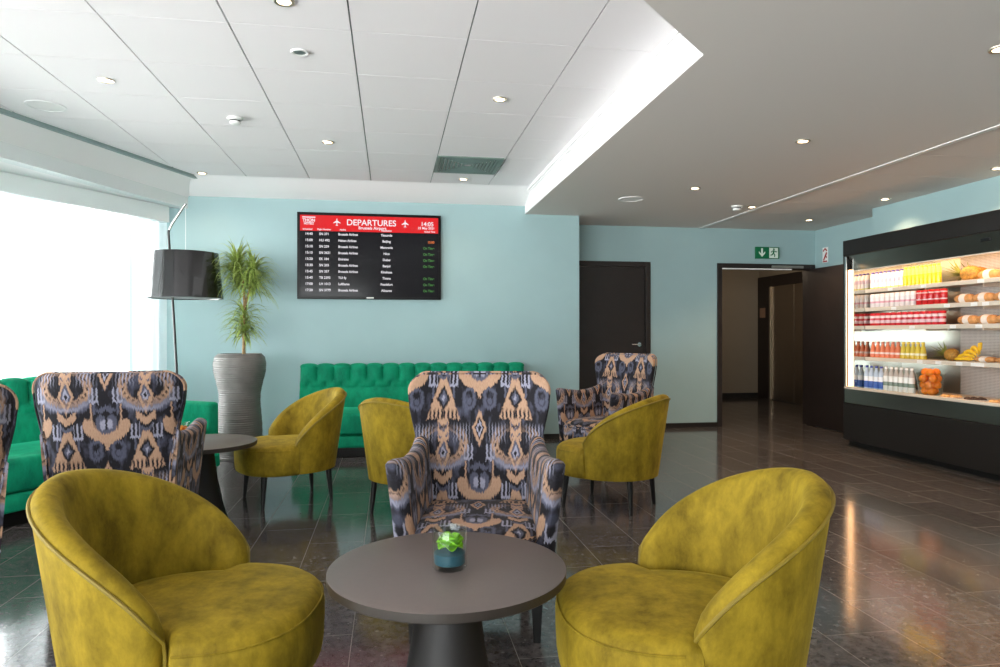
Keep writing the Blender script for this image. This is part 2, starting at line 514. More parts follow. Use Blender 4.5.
# grey lip at the tile edge
bm = BM()
n2 = Vector((TD[1], -TD[0])).normalized()*.035
prism(bm, [(t0[0], t0[1]), (t1[0], t1[1]), (t1[0]+n2.x, t1[1]+n2.y), (t0[0]+n2.x, t0[1]+n2.y)], H1-.03, H1+.01)
struct('trim_3', bm, TRIMG)
# upper pelmet, soffit and lower pelmet
bm = BM()
o1 = Vector((B1D[1], -B1D[0])).normalized()*.12
prism(bm, [b0, b1, (b1[0]+o1.x, b1[1]+o1.y), (b0[0]+o1.x, b0[1]+o1.y)], 2.567, 2.72)
struct('trim_4', bm, PELMET)
bm = BM()
c0, c1 = line_pt(B2P, B2D, -3), (-2.315, 7.68)
w1 = wp(-.1, .1); w0 = (c0[0]-1.2, -3)
prism(bm, [(b0[0]-.02, b0[1]), (b1[0]-.02, b1[1]), (w1[0], 7.8), (w1[0]-.2, 7.6), wp(6, .1), wp(12, .1), w0], 2.571, 2.60)
struct('ceiling_soffit', bm, WHITE)
bm = BM()
o2 = Vector((B2D[1], -B2D[0])).normalized()*.09
prism(bm, [c0, c1, (c1[0]+o2.x, c1[1]+o2.y), (c0[0]+o2.x, c0[1]+o2.y)], 2.40, 2.568)
struct('trim_5', bm, PELMET)
# plaster ceiling on the right
bm = BM()
prism(bm, [(RX+.004, YB+.05), (RX+.004, RY-.003), (DGX+.005, -3.05), (4.0, -3.05), (4.0, YF+.05), (2.1, YF+.05), (2.1, YB+.05)], H2, H2+.03)
struct('ceiling_plaster', bm, LOWCEIL)
# fascia of the recess, with a small cornice step under the tiles
bm = BM()
e = .05
prism(bm, [(RX, YB+.02), (RX, RY), (DGX, -3.05), (DGX+.1, -3.05), (RX+e, RY-.03), (RX+e, YB+.02)], H2+.0015, H1+.02)
prism(bm, [(RX-.03, 7.6), (RX-.03, RY-.022), (DGX-.03, -3.0), (DGX+.05, -3.05), (RX+.02, RY), (RX+.02, 7.6)], H1-.035, H1+.01)
prism(bm, [(RX-.012, 7.72), (RX-.012, RY-.010), (DGX-.012, -3.0), (DGX+.05, -3.05), (RX+.02, RY), (RX+.02, 7.72)], H1-.055, H1+.01)
struct('trim_6', bm, WHITE)
# tile strip along the fridge wall
bm = BM()
ys2 = [4.088+.636*k for k in range(-12, 8)]
for ya, yb in zip(ys2, ys2[1:]):
    for xa, xb in ((4.03, 4.66), (4.66, 5.285), (5.285, 5.70)):
        if yb > -3.2 and ya < YF: box(bm, xa+.001, xb-.001, max(ya, -3.05)+.003, min(yb, YF+.05)-.003, H2+.002, H2+.02)
struct('ceiling_strip', bm, LOWCEIL)
bm = BM(); box(bm, 3.985, 4.035, -3, YF+.02, H2-.006, H2+.02); struct('trim_7', bm, WHITEP)
bm = BM(); box(bm, 4.0, XR+.1, -3.1, YF+.1, H2+.018, H2+.04); struct('ceiling_backing', bm, JOINT)

# skirting
bm = BM(); box(bm, -2.5, 2.19, YB-.012, YB, 0, .055); box(bm, 2.18, 2.196, YB-.012, YF, 0, .055); struct('baseboard_back', bm, BASEB)
bm = BM(); box(bm, D1[1], D2[0], YF-.012, YF, 0, .06); struct('baseboard_far', bm, BASEB)

# ------------------------------------------------------------------ doors and hallway
def door_frame(x0, x1):
    bm = BM(); w = .065
    box(bm, x0, x0+w, YF-.02, YF+.17, 0, DH, .004); box(bm, x1-w, x1, YF-.02, YF+.17, 0, DH, .004)
    box(bm, x0+w, x1-w, YF-.02, YF+.17, DH-w, DH, .004)
    return bm
d1 = struct('door_1', door_frame(*D1), DARKW)
bm = BM(); box(bm, D1[0]+.066, D1[1]-.066, YF+.02, YF+.06, .01, DH-.067, .003)
lf = obj('door_leaf', bm, DARKW, d1, False)
bm = BM()
hx = D1[1]-.066-.075
lathe(bm, [(.0, 0), (.026, 0), (.026, .008), (.0, .008)], 24, cap0=False, cap1=False)
bmesh.ops.rotate(bm, verts=bm.verts, cent=(0, 0, 0), matrix=Matrix.Rotation(PI/2, 3, 'X'))
tube(bm, [(0, -.006, 0), (0, -.045, 0), (-.02, -.052, 0), (-.12, -.052, 0)], .009, 10)
bmesh.ops.translate(bm, verts=bm.verts, vec=(hx, YF+.02, 1.085))
obj('door_handle', bm, CHROME, lf)
d2 = struct('door_2', door_frame(*D2), DARKW)
# open leaf folded against the right wall
bm = BM(); box(bm, 5.515, 5.56, 7.42, YF-.025, .008, 2.085, .003)
lf2 = obj('door_leaf', bm, DARKW, d2, False)
bm = BM(); box(bm, 5.00, 5.45, YF-.05, YF-.021, DH-.058, DH-.022, .004)
obj('door_closer', bm, mat('grey_closer', (150, 148, 142), .4, metal=.6), d2, False)
bm = BM(); box(bm, D2[0]+.066, D2[1]-.35, YF-.03, YF-.005, DH-.080, DH-.064, .002)
obj('guide_rail', bm, WHITEP, d2, False)

# hallway behind door 2
bm = BM(); box(bm, 3.0, 7.2, 12.24, 12.4, 0, 2.7); box(bm, 3.0, 3.15, 8.58, 12.3, 0, 2.7)
struct('wall_hall', bm, HALLW)
bm = BM(); box(bm, 7.02, 7.2, 8.58, 12.3, 0, 2.7); box(bm, XR+.14, 7.2, 8.58, 8.7, 0, 2.7); struct('wall_hall_side', bm, HALLW)
bm = BM(); box(bm, 3.0, 7.2, 8.5, 12.4, 2.5, 2.6); struct('ceiling_hall', bm, mat('hall_ceiling', (120, 112, 104), .8))
bm = BM(); box(bm, 3.1, 7.05, 12.22, 12.24, 0, .09); struct('baseboard_hall', bm, BASEB)
ev = thing('lift_door', 'brushed metal lift door in a dark frame at the end of the hallway', 'lift door', (7.02, 11.3, 0))
bm = BM(); box(bm, -.05, 0, -1.15, -.98, 0, 2.3, .004); box(bm, -.05, 0, .45, .9, 0, 2.3, .004); box(bm, -.05, 0, -.98, .45, 2.1, 2.3, .004)
obj('frame', bm, DARKW, ev, False)
LIFT = mat('lift_metal', (150, 138, 124), .32, metal=.9)
for a, b_ in ((-.98, -.27), (-.262, .45)):
    bm = BM(); box(bm, -.03, -.002, a, b_, .01, 2.1, .003); obj('door_panel', bm, LIFT, ev, False)
bm = BM(); box(bm, -.07, -.03, .44, .475, 0, 2.1, .003); obj('jamb', bm, LIFT, ev, False)
hs = obj('wall_plaque', box(BM(), -.01, 0, -.09, .09, -.09, .09, .003), mat('plaque_beige', (150, 120, 100), .5), None, False)
hs.location = (6.96, 12.0, 1.62)
tag(hs, 'small square beige plaque on the dark lift surround in the hallway', 'plaque')

# ------------------------------------------------------------------ barrel chairs
def barrel_parts(root):
    zb, zl, zh = .235, .45, .80
    PM = math.radians(104)
    def ztop(ph):
        s = abs(ph)/PM
        return zl+(zh-zl)*max(0., 1-s**1.75)**.72
    def ro(z, ph):
        back = .5+.5*math.cos(ph)
        return .330+(.030+.055*back)*max(0, (z-zb))/.55
    TH = .078
    def rim(ph, off=0.):
        z = ztop(ph); return z
    NP, R, edge = 56, [], []
    for i in range(NP+1):
        ph = -PM+2*PM*i/NP
        # rounded ends
        de = (PM-abs(ph))/.11
        k = math.sqrt(max(.02, 1-(1-min(1, de))**2))
        zt = ztop(ph)
        prof = []
        def P(rmid_off, z):
            rm = ro(z, ph)-TH/2
            return rm+rmid_off*k, z
        for q in range(7): prof.append(P(TH/2, lerp(zb, zt-.028, q/6)))
        for q in range(1, 8):
            a = PI*q/8
            prof.append(P(TH/2*math.cos(a), zt-.028+.036*math.sin(a)))
        pad = .014
        for q in range(6):
            z = lerp(zt-.028, .36, q/5)
            prof.append(P(-TH/2-pad*math.sin(PI*q/5), z))
        prof.append(P(-TH/2, zb))
        R.append([(-r*math.cos(ph), r*math.sin(ph), z) for r, z in prof])
        r, z = P(TH/2, zt-.022); r2 = r+.003
        edge.append((-r2*math.cos(ph), r2*math.sin(ph), z+.002))
    bm = BM(); rings(bm, R, True, True, True)
    obj('backrest_shell', bm, MUSTARD, root, True, 50)
    # piping along the outer rim and down both front edges
    a, b_ = Vector(edge[0]), Vector(edge[-1])
    pts = [(a.x+.004, a.y, zb+.01), (a.x+.004, a.y, a.z-.03)]+edge+[(b_.x+.004, b_.y, b_.z-.03), (b_.x+.004, b_.y, zb+.01)]
    bm = BM(); tube(bm, pts, .0055, 6); obj('piping', bm, PIPING, root)
    # seat: full width in front of the arms, narrow inside the shell
    def plan(sc, n=64):
        out = []
        for k in range(n):
            t = 2*PI*k/n
            c, s = math.cos(t), math.sin(t)
            x0 = .062
            if c >= 0:
                x = x0+.345*(abs(c)**.84); y = .345*math.copysign(abs(s)**.80, s)
            else:
                x = x0-.34*abs(c)**.9; y = .262*math.copysign(abs(s)**.9, s)
            out.append((x0-.02+(x-x0+.02)*sc, y*sc))
        return out
    lev = [(.93, .232), (.975, .240), (.99, .27), (1.0, .34), (1.0, .385), (.985, .402), (.972, .410), (.955, .424), (.90, .438), (.75, .447), (.5, .452), (.2, .454)]
    bm = BM(); rings(bm, [[(x, y, z) for x, y in plan(s)] for s, z in lev])
    obj('seat', bm, MUSTARD, root, True, 60)
    bm = BM(); pp = [(x, y, .408) for x, y in plan(.985)]
    pp = [p for p in pp if p[0] > .08]; pp.sort(key=lambda p: math.atan2(p[1], p[0]-.05)); tube(bm, pp, .003, 6)
    obj('seat_piping', bm, MUSTARD, root)
    for sx, sy in ((.27, .21), (.27, -.21), (-.22, .19), (-.22, -.19)):
        bm = BM(); d = .02*(1 if sx > 0 else -1)
        tube(bm, [(sx, sy, .25), (sx+d, sy*1.08, 0)], [.024, .013], 12)
        obj('leg', bm, LEGB, root)

GB = 'mustard velvet barrel chairs'
def R(d): return math.radians(d)
bc = thing('barrel_chair', 'large mustard velvet barrel chair left of the round table in front', 'chair', (-.60, 2.16, 0), R(-9), GB)
barrel_parts(bc); bc.scale = (.96, .96, 1)
dup(bc, (.875, 1.93, 0), R(173), 'large mustard velvet barrel chair right of the round table in front', GB)
dup(bc, (-.73, 5.25, 0), R(207), 'small mustard barrel chair in front of the tall ribbed planter, seat to the left', GB)
dup(bc, (.165, 4.78, 0), R(52), 'mustard barrel chair seen from behind, partly hidden by the patterned armchair at the table', GB)
dup(bc, (1.56, 4.68, 0), R(136), 'mustard barrel chair in front of the patterned armchair by the dark door', GB)

# ------------------------------------------------------------------ ikat wing chairs
def wing_parts(root):
    # backrest
    wt = [(.24, .262), (.45, .275), (.60, .285), (.75, .312), (.86, .336), (.95, .345), (1.04, .340)]
    TOP, cr = 1.033, .085
    def xc(z): return -.285-.115*((z-.24)/.8)**1.15
    zs = [.24+.70*i/18 for i in range(19)]+[.94+.093*math.sin(PI/2*i/9) for i in range(1, 10)]
    R_ = []
    n = 56
    for z in zs:
        w = interp(wt, z)
        q = max(0, (z-(TOP-cr))/cr)
        w = w-cr+cr*math.sqrt(max(0, 1-q*q))
        th = .098
        p = max(0, (z-(TOP-.045))/.045)
        th *= math.sqrt(max(.0004, 1-p*p))
        ring = []
        for k in range(n):
            t = 2*PI*k/n
            c, s = math.cos(t), math.sin(t)
            y = w*math.copysign(abs(c)**(2/7), c)
            x = th/2*math.copysign(abs(s)**(2/3.2), s)
            wing = .085*smooth(.30, .75, z)*(abs(y)/.34)**3.2
            ring.append((xc(z)+x+wing-.01*math.cos(y*4), y, z))
        R_.append(ring)
    bm = BM(); rings(bm, R_)
    obj('backrest', bm, IKAT, root, True, 60, uv=lambda c, n: (c.y, (c.z-.27 if n.x < -.25 else c.z) if abs(n.z) < .8 else c.z+c.x))
    # piping on the back face edge
    bm = BM()
    pts = []
    for z in zs[1:-1]:
        w = interp(wt, z); q = max(0, (z-(TOP-cr))/cr); w = w-cr+cr*math.sqrt(max(0, 1-q*q))
        p = max(0, (z-(TOP-.045))/.045); th = .098*math.sqrt(max(.0004, 1-p*p))
        wing = .085*smooth(.30, .75, z)*(abs(w)/.34)**3.2
        pts.append((xc(z)-th*.40+wing-.008, w*.985, z))
    pts = pts + [(x, -y, z) for x, y, z in reversed(pts)]
    tube(bm, pts, .005, 6); obj('piping', bm, IKAT, root, uv=lambda c, n: (c.y, c.z))
    # seat body and cushion
    def plan(s, grow=0.):
        out = []
        n = 60
        for k in range(n):
            t = 2*PI*k/n; c, si = math.cos(t), math.sin(t)
            y = .262*math.copysign(abs(si)**(2/6), si)
            x = .01+.30*math.copysign(abs(c)**(2/6), c)
            if x > .1: x += .045*(1-(y/.262)**2)
            out.append((.03+(x-.03)*s, y*s))
        return out
    lev = [(.95, .205), (.985, .212), (1., .23), (1., .365), (.985, .380), (.99, .392), (.97, .414), (.92, .428), (.8, .436), (.55, .442), (.2, .445)]
    bm = BM(); rings(bm, [[(x, y, z) for x, y in plan(s)] for s, z in lev])
    obj('seat', bm, IKAT, root, True, 60, uv=lambda c, n: (c.y, (c.z-.40+.13) if c.z < .41 else .30+(.36-c.x)))
    bm = BM(); pp = [(x, y, .380) for x, y in plan(.992) if x > -.2]
    pp.sort(key=lambda p: math.atan2(p[1], p[0]-.03)); tube(bm, pp, .0045, 6)
    obj('seat_piping', bm, IKAT, root, uv=lambda c, n: (c.y, c.z))
    # arms
    zt_ = [(-.36, .75), (-.30, .735), (-.22, .71), (-.12, .690), (.02, .682), (.16, .700), (.30, .722)]
    for sg in (1, -1):
        R_ = []
        xs_ = [-.34+.63*i/22 for i in range(23)]
        for i, x in enumerate(xs_):
            zt = interp(zt_, x)
            f = smooth(-.34, .30, x)
            yb = lerp(.245, .272, f)                   # arm base centre
            lean = lerp(.030, .050, f)
            th = lerp(.070, .082, f)
            e = 1.0
            de = (.29-x)/.04
            if de < 1: e = math.sqrt(max(.03, 1-(1-de)**2))
            ring = []
            zb = .215
            for q in range(8):                          # outer side up
                z = lerp(zb, zt-.035, q/7); g = max(0, (z-zb)/.47)
                ring.append((x, sg*(yb+lean*g**1.3+th/2*e), z))
            for q in range(1, 8):
                a = PI*q/8; g = (zt-.035-zb)/.47
                ring.append((x, sg*(yb+lean*g**1.3+th/2*e*math.cos(a)*(1.12 if q < 4 else 1)), zt-.035+.040*math.sin(a)*lerp(.4, 1, e)))
            for q in range(8):
                z = lerp(zt-.035, zb, q/7); g = max(0, (z-zb)/.47)
                ring.append((x, sg*(yb+lean*g**1.3-th/2*e), z))
            R_.append(ring)
        bm = BM(); rings(bm, R_)
        obj('armrest', bm, IKAT, root, True, 60, uv=lambda c, n: (c.x*.9+abs(c.y)*.5+.06, c.z*1.0+.04))
    for sx, sy in ((.28, .245), (.28, -.245), (-.27, .22), (-.27, -.22)):
        bm = BM(); d = .015 if sx > 0 else -.05
        rr = [[(sx+a*.026, sy+b_*.026, .225) for a, b_ in ((-1, -1), (1, -1), (1, 1), (-1, 1))],
              [(sx+d+a*.014, sy+b_*.014, 0) for a, b_ in ((-1, -1), (1, -1), (1, 1), (-1, 1))]]
        rings(bm, rr); obj('leg', bm, LEGB, root, False)
GW = 'patterned wing armchairs'
wc = thing('wing_armchair', 'dark ikat patterned wing armchair facing forward behind the front round table', 'armchair', (.375, 2.98, 0), R(-99), GW)
wing_parts(wc)
dup(wc, (-1.42, 4.02, 0), R(96), 'ikat patterned wing armchair seen from behind, behind the front mustard barrel chair on the left', GW)
dup(wc, (-1.90, 2.95, 0), R(128), 'ikat patterned wing armchair cut off by the left edge, only a sliver showing', GW)
dup(wc, (1.935, 6.06, 0), R(213), 'small looking ikat patterned wing armchair farthest away, in front of the dark closed door', GW)

# ------------------------------------------------------------------ sofas
def sofa_parts(root, L, arm_right=False, arm_left=False):
    D = .86
    # local: seat faces -Y, back at y=0 (rear face), x from 0..L
    # plinth
    bm = BM(); box(bm, .03, L-.03, -D+.07, -.05, 0, .10, .004); obj('plinth', bm, LEGB, root, False)
    bm = BM(); box(bm, 0, L, -D+.01, -.03, .10, .215, .018); obj('base_rail', bm, GREEN, root)
    x0, x1 = (.13 if arm_left else .0), (L-.13 if arm_right else L)
    # seat cushion
    bm = BM(); box(bm, x0, x1, -D, -.20, .222, .44, .035)
    obj('seat_cushion', bm, GREEN, root)
    # tufted back
    pitch = (x1-x0)/round((x1-x0)/.171)
    nx = int(round((x1-x0)/pitch))*10
    rr = []
    for i in range(nx+1):
        x = lerp(x0, x1, i/nx)
        ph = (x-x0)/pitch
        chan = abs(math.sin(PI*ph))**.55
        half = abs(math.cos(PI*ph))**.55
        ring = [(x, -.03, .10), (x, -.03, .5), (x, -.02, .80), (x, -.025, .86-.006*(1-chan))]
        for a in range(1, 6):
            t = PI*a/6
            b_ = .012*(1-chan)
            ring.append((x, -.115+.09*math.cos(t)+b_*max(0, -math.cos(t)), .86-.006*(1-chan)+(.045-b_)*math.sin(t)))
        zz = [.855, .83, .80, .77, .745, .725, .71, .695, .68, .665, .652, .64, .60, .54, .48, .42, .30]
        for z in zz:
            base = -.205-.035*(.86-z)/.4
            up = smooth(.69, .735, z)
            low = smooth(.645, .665, z)*(1-up)
            if z > .735: d = .042*(1-chan)
            elif z > .645: d = .042*((1-chan)*up+(1-half)*low*.8)
            else: d = 0
            groove = .018*math.exp(-((z-.645)/.012)**2)
            puff = -.018*math.sin(PI*min(1, max(0, (z-.44)/.2))) if z < .645 else 0
            ring.append((x, base+d+groove+puff, z))
        ring.append((x, -.15, .10))
        rr.append(ring)
    bm = BM(); rings(bm, rr); obj('backrest', bm, GREEN, root, True, 70)
    # buttons
    bme = None
    for k in range(1, int(round((x1-x0)/pitch))):
        if bme is None:
            bm = BM(); lathe(bm, [(.0, 0), (.010, .0), (.008, .006), (0, .008)], 8, cap0=False, cap1=False)
            bmesh.ops.rotate(bm, verts=bm.verts, cent=(0, 0, 0), matrix=Matrix.Rotation(PI/2, 3, 'X'))
            o = obj('button', bm, GREEN, root); bme = o.data
        else:
            o = bpy.data.objects.new('button', bme); COL.objects.link(o); o.parent = root
        o.location = (x0+k*pitch, -.185, .715)
    for on, a, b_ in ((arm_left, 0, .125), (arm_right, L-.125, L)):
        if on:
            bm = BM(); box(bm, a, b_, -D+.02, -.03, .215, .645, .03); obj('armrest', bm, GREEN, root)
sf = thing('tufted_sofa', 'emerald green tufted velvet sofa against the teal wall under the flight screen', 'sofa', (-.955, 7.70, 0), 0, 'emerald tufted sofas')
sofa_parts(sf, 2.43)
# sofa along the window: right (far) end at the planter
SD = math.atan2(.839, .545)
sf2 = thing('tufted_sofa', 'emerald green tufted velvet sofa with an armrest, running along the bright window', 'sofa', (-3.80, 4.00, 0), SD, 'emerald tufted sofas')
sofa_parts(sf2, 3.05, arm_right=True)

# ------------------------------------------------------------------ round tables
def table_parts(root):
    bm = BM()
    lathe(bm, [(.0, .51), (.357, .51)], 96, cap0=False, cap1=False)
    lathe(bm, [(.357, .51), (.362, .508)], 96, cap0=False, cap1=False)
    lathe(bm, [(.362, .508), (.362, .484), (.359, .481), (0., .481)], 96, cap0=False, cap1=False, mi=1)
    bmesh.ops.remove_doubles(bm, verts=bm.verts, dist=.0005)
    obj('tabletop', bm, [TABLE, TABEDGE], root, True, 30)
    bm = BM()
    lathe(bm, [(.175, 0), (.178, .006), (.168, .02), (.148, .10), (.115, .26), (.097, .40), (.088, .479)], 64)
    obj('pedestal', bm, TABBASE, root, True, 30)
GT = 'round taupe lounge tables'
t1_ = thing('round_table', 'round taupe lounge table in front, holding the glass with the lime flower', 'table', (.172, 2.095, 0), 0, GT)
table_parts(t1_)
dup(t1_, (-1.25, 4.76, 0), 0, 'round taupe lounge table behind the patterned armchair on the left, near the planter', GT)

# glass with teal sand and a lime flower
def glass_vase(x, y, z, label):
    g = BM(); n = 48
    lathe(g, [(.0, 0), (.048, 0), (.0525, .006), (.0525, .119), (.0515, .121), (.0495, .121), (.0485, .119), (.0485, .016), (.044, .012), (0, .011)], n, cap0=False, cap1=False)
    bmesh.ops.remove_doubles(g, verts=g.verts, dist=.0003)
    o = obj('glass_vase', g, GLASS); o.location = (x, y, z)
    return tag(o, label, 'glass vase', 'glass vases on the tables')
def flower(x, y, z, m, label, s=1.):
    bm = BM()
    rnd = random.Random(3)
    bmesh.ops.create_icosphere(bm, subdivisions=3, radius=.017*s)
    for ring, (cnt, rad, tilt, sz) in enumerate([(3, .006, 8, .016), (4, .010, 18, .020), (5, .014, 34, .022), (5, .018, 55, .023), (5, .019, 85, .021)]):
        for k in range(cnt):
            a = 2*PI*k/cnt+ring*.55+rnd.uniform(-.12, .12)
            M = Matrix.Rotation(a, 4, 'Z') @ Matrix.Translation((rad*s*.5, 0, .002*s)) @ Matrix.Rotation(R(tilt), 4, 'Y')
            pts = []
            for iv in range(7):
                v = iv/6
                row = []
                for iu in range(7):
                    uu = iu/6*2-1
                    wd = sz*s*math.sin(PI*(.14+.74*v))**.5
                    cup = .5*uu*uu*sz*s+.3*sz*s*(v-.4)**2
                    row.append(bm.verts.new(M @ Vector((.010*s-cup+.006*s*v*v*2, uu*wd, -.008*s+v*.030*s))))
                pts.append(row)
            for r0, r1 in zip(pts, pts[1:]):
                for i in range(6): bm.faces.new((r0[i], r0[i+1], r1[i+1], r1[i]))
    o = obj('flower_head', bm, m, None, True, 80); o.location = (x, y, z)
    sol = o.modifiers.new('s', 'SOLIDIFY'); sol.thickness = .0014
    return tag(o, label, 'flower')
LIME = mat('lime_petals', (112, 172, 10), .5, noise=.2, nscale=60)
SAND = mat('teal_sand', (24, 74, 92), .9, noise=.3, nscale=900, bump=.4, bscale=900)
ORNG = mat('orange_petals', (226, 140, 40), .5, noise=.2, nscale=60)
WSAND = mat('white_sand', (205, 222, 225), .9, noise=.1, nscale=900)
def sand(x, y, z, m, label):
    bm = BM(); lathe(bm, [(.0, .0125), (.043, .0135), (.0475, .018), (.0475, .046), (.040, .050), (.02, .053), (0, .053)], 40, cap0=False, cap1=False)
    bmesh.ops.remove_doubles(bm, verts=bm.verts, dist=.0003)
    o = obj('sand', bm, m); o.location = (x, y, z)
    return tag(o, label, 'sand', None, 'stuff')
gx, gy = .176, 2.075
glass_vase(gx, gy, .5105, 'clear glass vase with teal sand on the front round table')
sand(gx, gy, .5105, SAND, 'teal sand filling the bottom of the glass on the front table')
flower(gx+.002, gy-.004, .5105+.078, LIME, 'lime green flower head on teal sand inside the glass vase', 1.15)
gx2, gy2 = -1.37, 4.80
glass_vase(gx2, gy2, .5105, 'small glass vase on the far left round table, half hidden by an armrest')
sand(gx2, gy2, .5105, SAND, 'teal sand in the glass on the table behind the left armchair')
flower(gx2, gy2, .5105+.078, ORNG, 'orange yellow flower head in the glass on the far left table', 1.12)

# ------------------------------------------------------------------ planter and plant
pl = thing('tall_planter', 'tall waisted silver grey ribbed planter in the corner by the window', 'planter', (-1.465, 7.02, 0))
RIB = mat('ribbed_silver_glaze', (118, 115, 112), .45, metal=.3, noise=.08, nscale=14)
prof = []
tab = [(0, .188), (.02, .195), (.15, .207), (.32, .211), (.45, .200), (.55, .192), (.65, .196), (.75, .217), (.84, .240), (.90, .246), (.95, .245), (1.0, .230), (1.025, .205)]
zz = 0
while zz < 1.025:
    r = interp(tab, zz); k = (zz/.021) % 1
    prof.append((r+.0024*math.sin(2*PI*k)+.0015*math.sin(zz*97), zz)); zz += .0045
prof += [(.205, 1.028), (.185, 1.028), (.18, 1.0), (0, .985)]
bm = BM(); lathe(bm, prof, 56, cap1=False); obj('pot', bm, RIB, pl, True, 60)
SOIL = mat('dark_soil', (50, 38, 28), .95, noise=.3, nscale=80)
bm = BM(); lathe(bm, [(0, .99), (.182, .988), (.182, .97)], 32, cap0=False, cap1=False); obj('soil', bm, SOIL, pl)
dr = thing('dracaena_plant', 'dracaena plant with thin drooping leaves growing in the tall grey planter', 'plant', (-1.44, 7.02, .985))
BARK = mat('dracaena_bark', (150, 125, 85), .8, noise=.25, nscale=50, bump=.5, bscale=120)
LEAF = mat('dracaena_leaf', (150, 170, 86), .45, noise=.4, nscale=18)
bm = BM(); tube(bm, [(.01, 0, 0), (.015, .01, .3), (.02, 0, .55), (-.0, 0, .8), (-.05, 0, .98)], [.016, .015, .014, .012, .010], 10)
obj('stem', bm, BARK, dr)
bm = BM(); tube(bm, [(.02, 0, .5), (.07, .02, .7), (.10, .02, .92)], [.012, .011, .009], 10); obj('stem', bm, BARK, dr)
bm = BM(); tube(bm, [(.02, .02, 0), (.0, .03, .2), (-.01, .02, .36)], [.012, .011, .009], 10); obj('stem', bm, BARK, dr)
def foliage(c, n, length, seed, upf):
    rnd = random.Random(seed); bm = BM()
    for i in range(n):
        a = rnd.uniform(0, 2*PI); el = rnd.uniform(-.1, 1.35) if upf else rnd.uniform(-.2, .95)
        Ln = length*rnd.uniform(.65, 1.1)*(1 if el < 1.2 else .85); w = rnd.uniform(.007, .011)
        g = rnd.uniform(3., 8.5)
        p = Vector((c[0], c[1], c[2]+rnd.uniform(-.22, .07))); d = Vector((math.cos(a)*math.cos(el), math.sin(a)*math.cos(el), math.sin(el)))
        side = Vector((-math.sin(a), math.cos(a), 0)); prev = None; K = 9
        for k in range(K+1):
            t = k/K
            ww = w*(.5+1.1*t if t < .35 else .9*(1-t)/.65+.02)
            up = side.cross(d).normalized()
            row = [bm.verts.new(p-side*ww), bm.verts.new(p-up*ww*.35), bm.verts.new(p+side*ww)]
            if prev:
                for j in (0, 1): bm.faces.new((prev[j], prev[j+1], row[j+1], row[j]))
            prev = row
            p = p+d*(Ln/K); d = (d+Vector((0, 0, -g*Ln/K*(.6+t)))).normalized()
    bmesh.ops.recalc_face_normals(bm, faces=bm.faces)
    return bm
obj('foliage', foliage((-.05, 0, .90), 320, .33, 1, True), LEAF, dr)
obj('foliage', foliage((.10, .02, .84), 320, .33, 2, True), LEAF, dr)
obj('foliage', foliage((.01, .02, .42), 240, .29, 3, False), LEAF, dr)

# ------------------------------------------------------------------ arc lamp
SHADE, snt, sb = newmat('glossy_black_shade')
sb.inputs['Base Color'].default_value = lin((14, 11, 14)); sb.inputs['Roughness'].default_value = .2; sb.inputs['Coat Weight'].default_value = .6
la = thing('floor_lamp', 'tall arc floor lamp with a big glossy black drum shade by the window', 'lamp', (-2.02, 7.02, 0))
bm = BM(); lathe(bm, [(0, 0), (.19, 0), (.20, .008), (.195, .022), (.03, .03), (0, .03)], 40, cap0=False, cap1=False); obj('base', bm, BLACK, la)
bm = BM(); tube(bm, [(0, 0, .02), (-.015, 0, .6), (-.05, 0, 1.3), (-.098, 0, 2.12), (-.103, 0, 2.20), (-.096, 0, 2.235), (-.07, 0, 2.285), (.055, 0, 2.486)], [.014, .013, .012, .012, .012, .012, .012, .012], 12)
obj('pole', bm, BLACK, la)
bm = BM(); tube(bm, [(-.098, 0, 2.225), (-.07, 0, 2.287), (.053, 0, 2.484)], .0135, 12); obj('arm_sleeve', bm, CHROME, la)
bm = BM(); tube(bm, [(.053, 0, 2.48), (.053, 0, 1.90)], .0022, 6); obj('cord', bm, WHITEP, la)
bm = BM()
n = 64; sh = (.053, -.0, 0)
rr = []
for r, z in [(.300, 2.005), (.345, 1.565), (.342, 1.565), (.297, 2.005)]:
    rr.append([(sh[0]+(r+.0035*math.cos(16*2*PI*k/n*1.))*math.cos(2*PI*k/n), sh[1]+(r+.0035*math.cos(16*2*PI*k/n))*math.sin(2*PI*k/n), z) for k in range(n)])
rr.append(rr[0]); rings(bm, rr, True, False, False); bmesh.ops.remove_doubles(bm, verts=bm.verts, dist=.0004)
shd = obj('lamp_shade', bm, SHADE, la, True, 50)
bm = BM(); lathe(bm, [(.0, 1.995), (.292, 1.995), (.292, 1.990), (0, 1.990)], 48, c=sh, cap0=False, cap1=False); obj('diffuser', bm, WHITEP, shd)
bm = BM(); lathe(bm, [(.0, 1.578), (.332, 1.578), (.332, 1.573), (0, 1.573)], 48, c=sh, cap0=False, cap1=False); obj('diffuser', bm, mat('lower_diffuser', (160, 155, 155), .5), shd)

# ------------------------------------------------------------------ sheer curtains
CURT, cnt_, cb_ = newmat('sheer_white_curtain')
cnt_.nodes.remove(cb_)
o_ = cnt_.nodes['Material Output']
tl = cnt_.nodes.new('ShaderNodeBsdfTranslucent'); tl.inputs[0].default_value = (.74, .78, .80, 1)
tp = cnt_.nodes.new('ShaderNodeBsdfTransparent'); df = cnt_.nodes.new('ShaderNodeBsdfDiffuse'); df.inputs[0].default_value = (.88, .9, .91, 1)
m1 = cnt_.nodes.new('ShaderNodeMixShader'); m1.inputs[0].default_value = .35
m2 = cnt_.nodes.new('ShaderNodeMixShader'); m2.inputs[0].default_value = .12
cnt_.links.new(tl.outputs[0], m1.inputs[1]); cnt_.links.new(df.outputs[0], m1.inputs[2])
cnt_.links.new(m1.outputs[0], m2.inputs[1]); cnt_.links.new(tp.outputs[0], m2.inputs[2]); cnt_.links.new(m2.outputs[0], o_.inputs['Surface'])
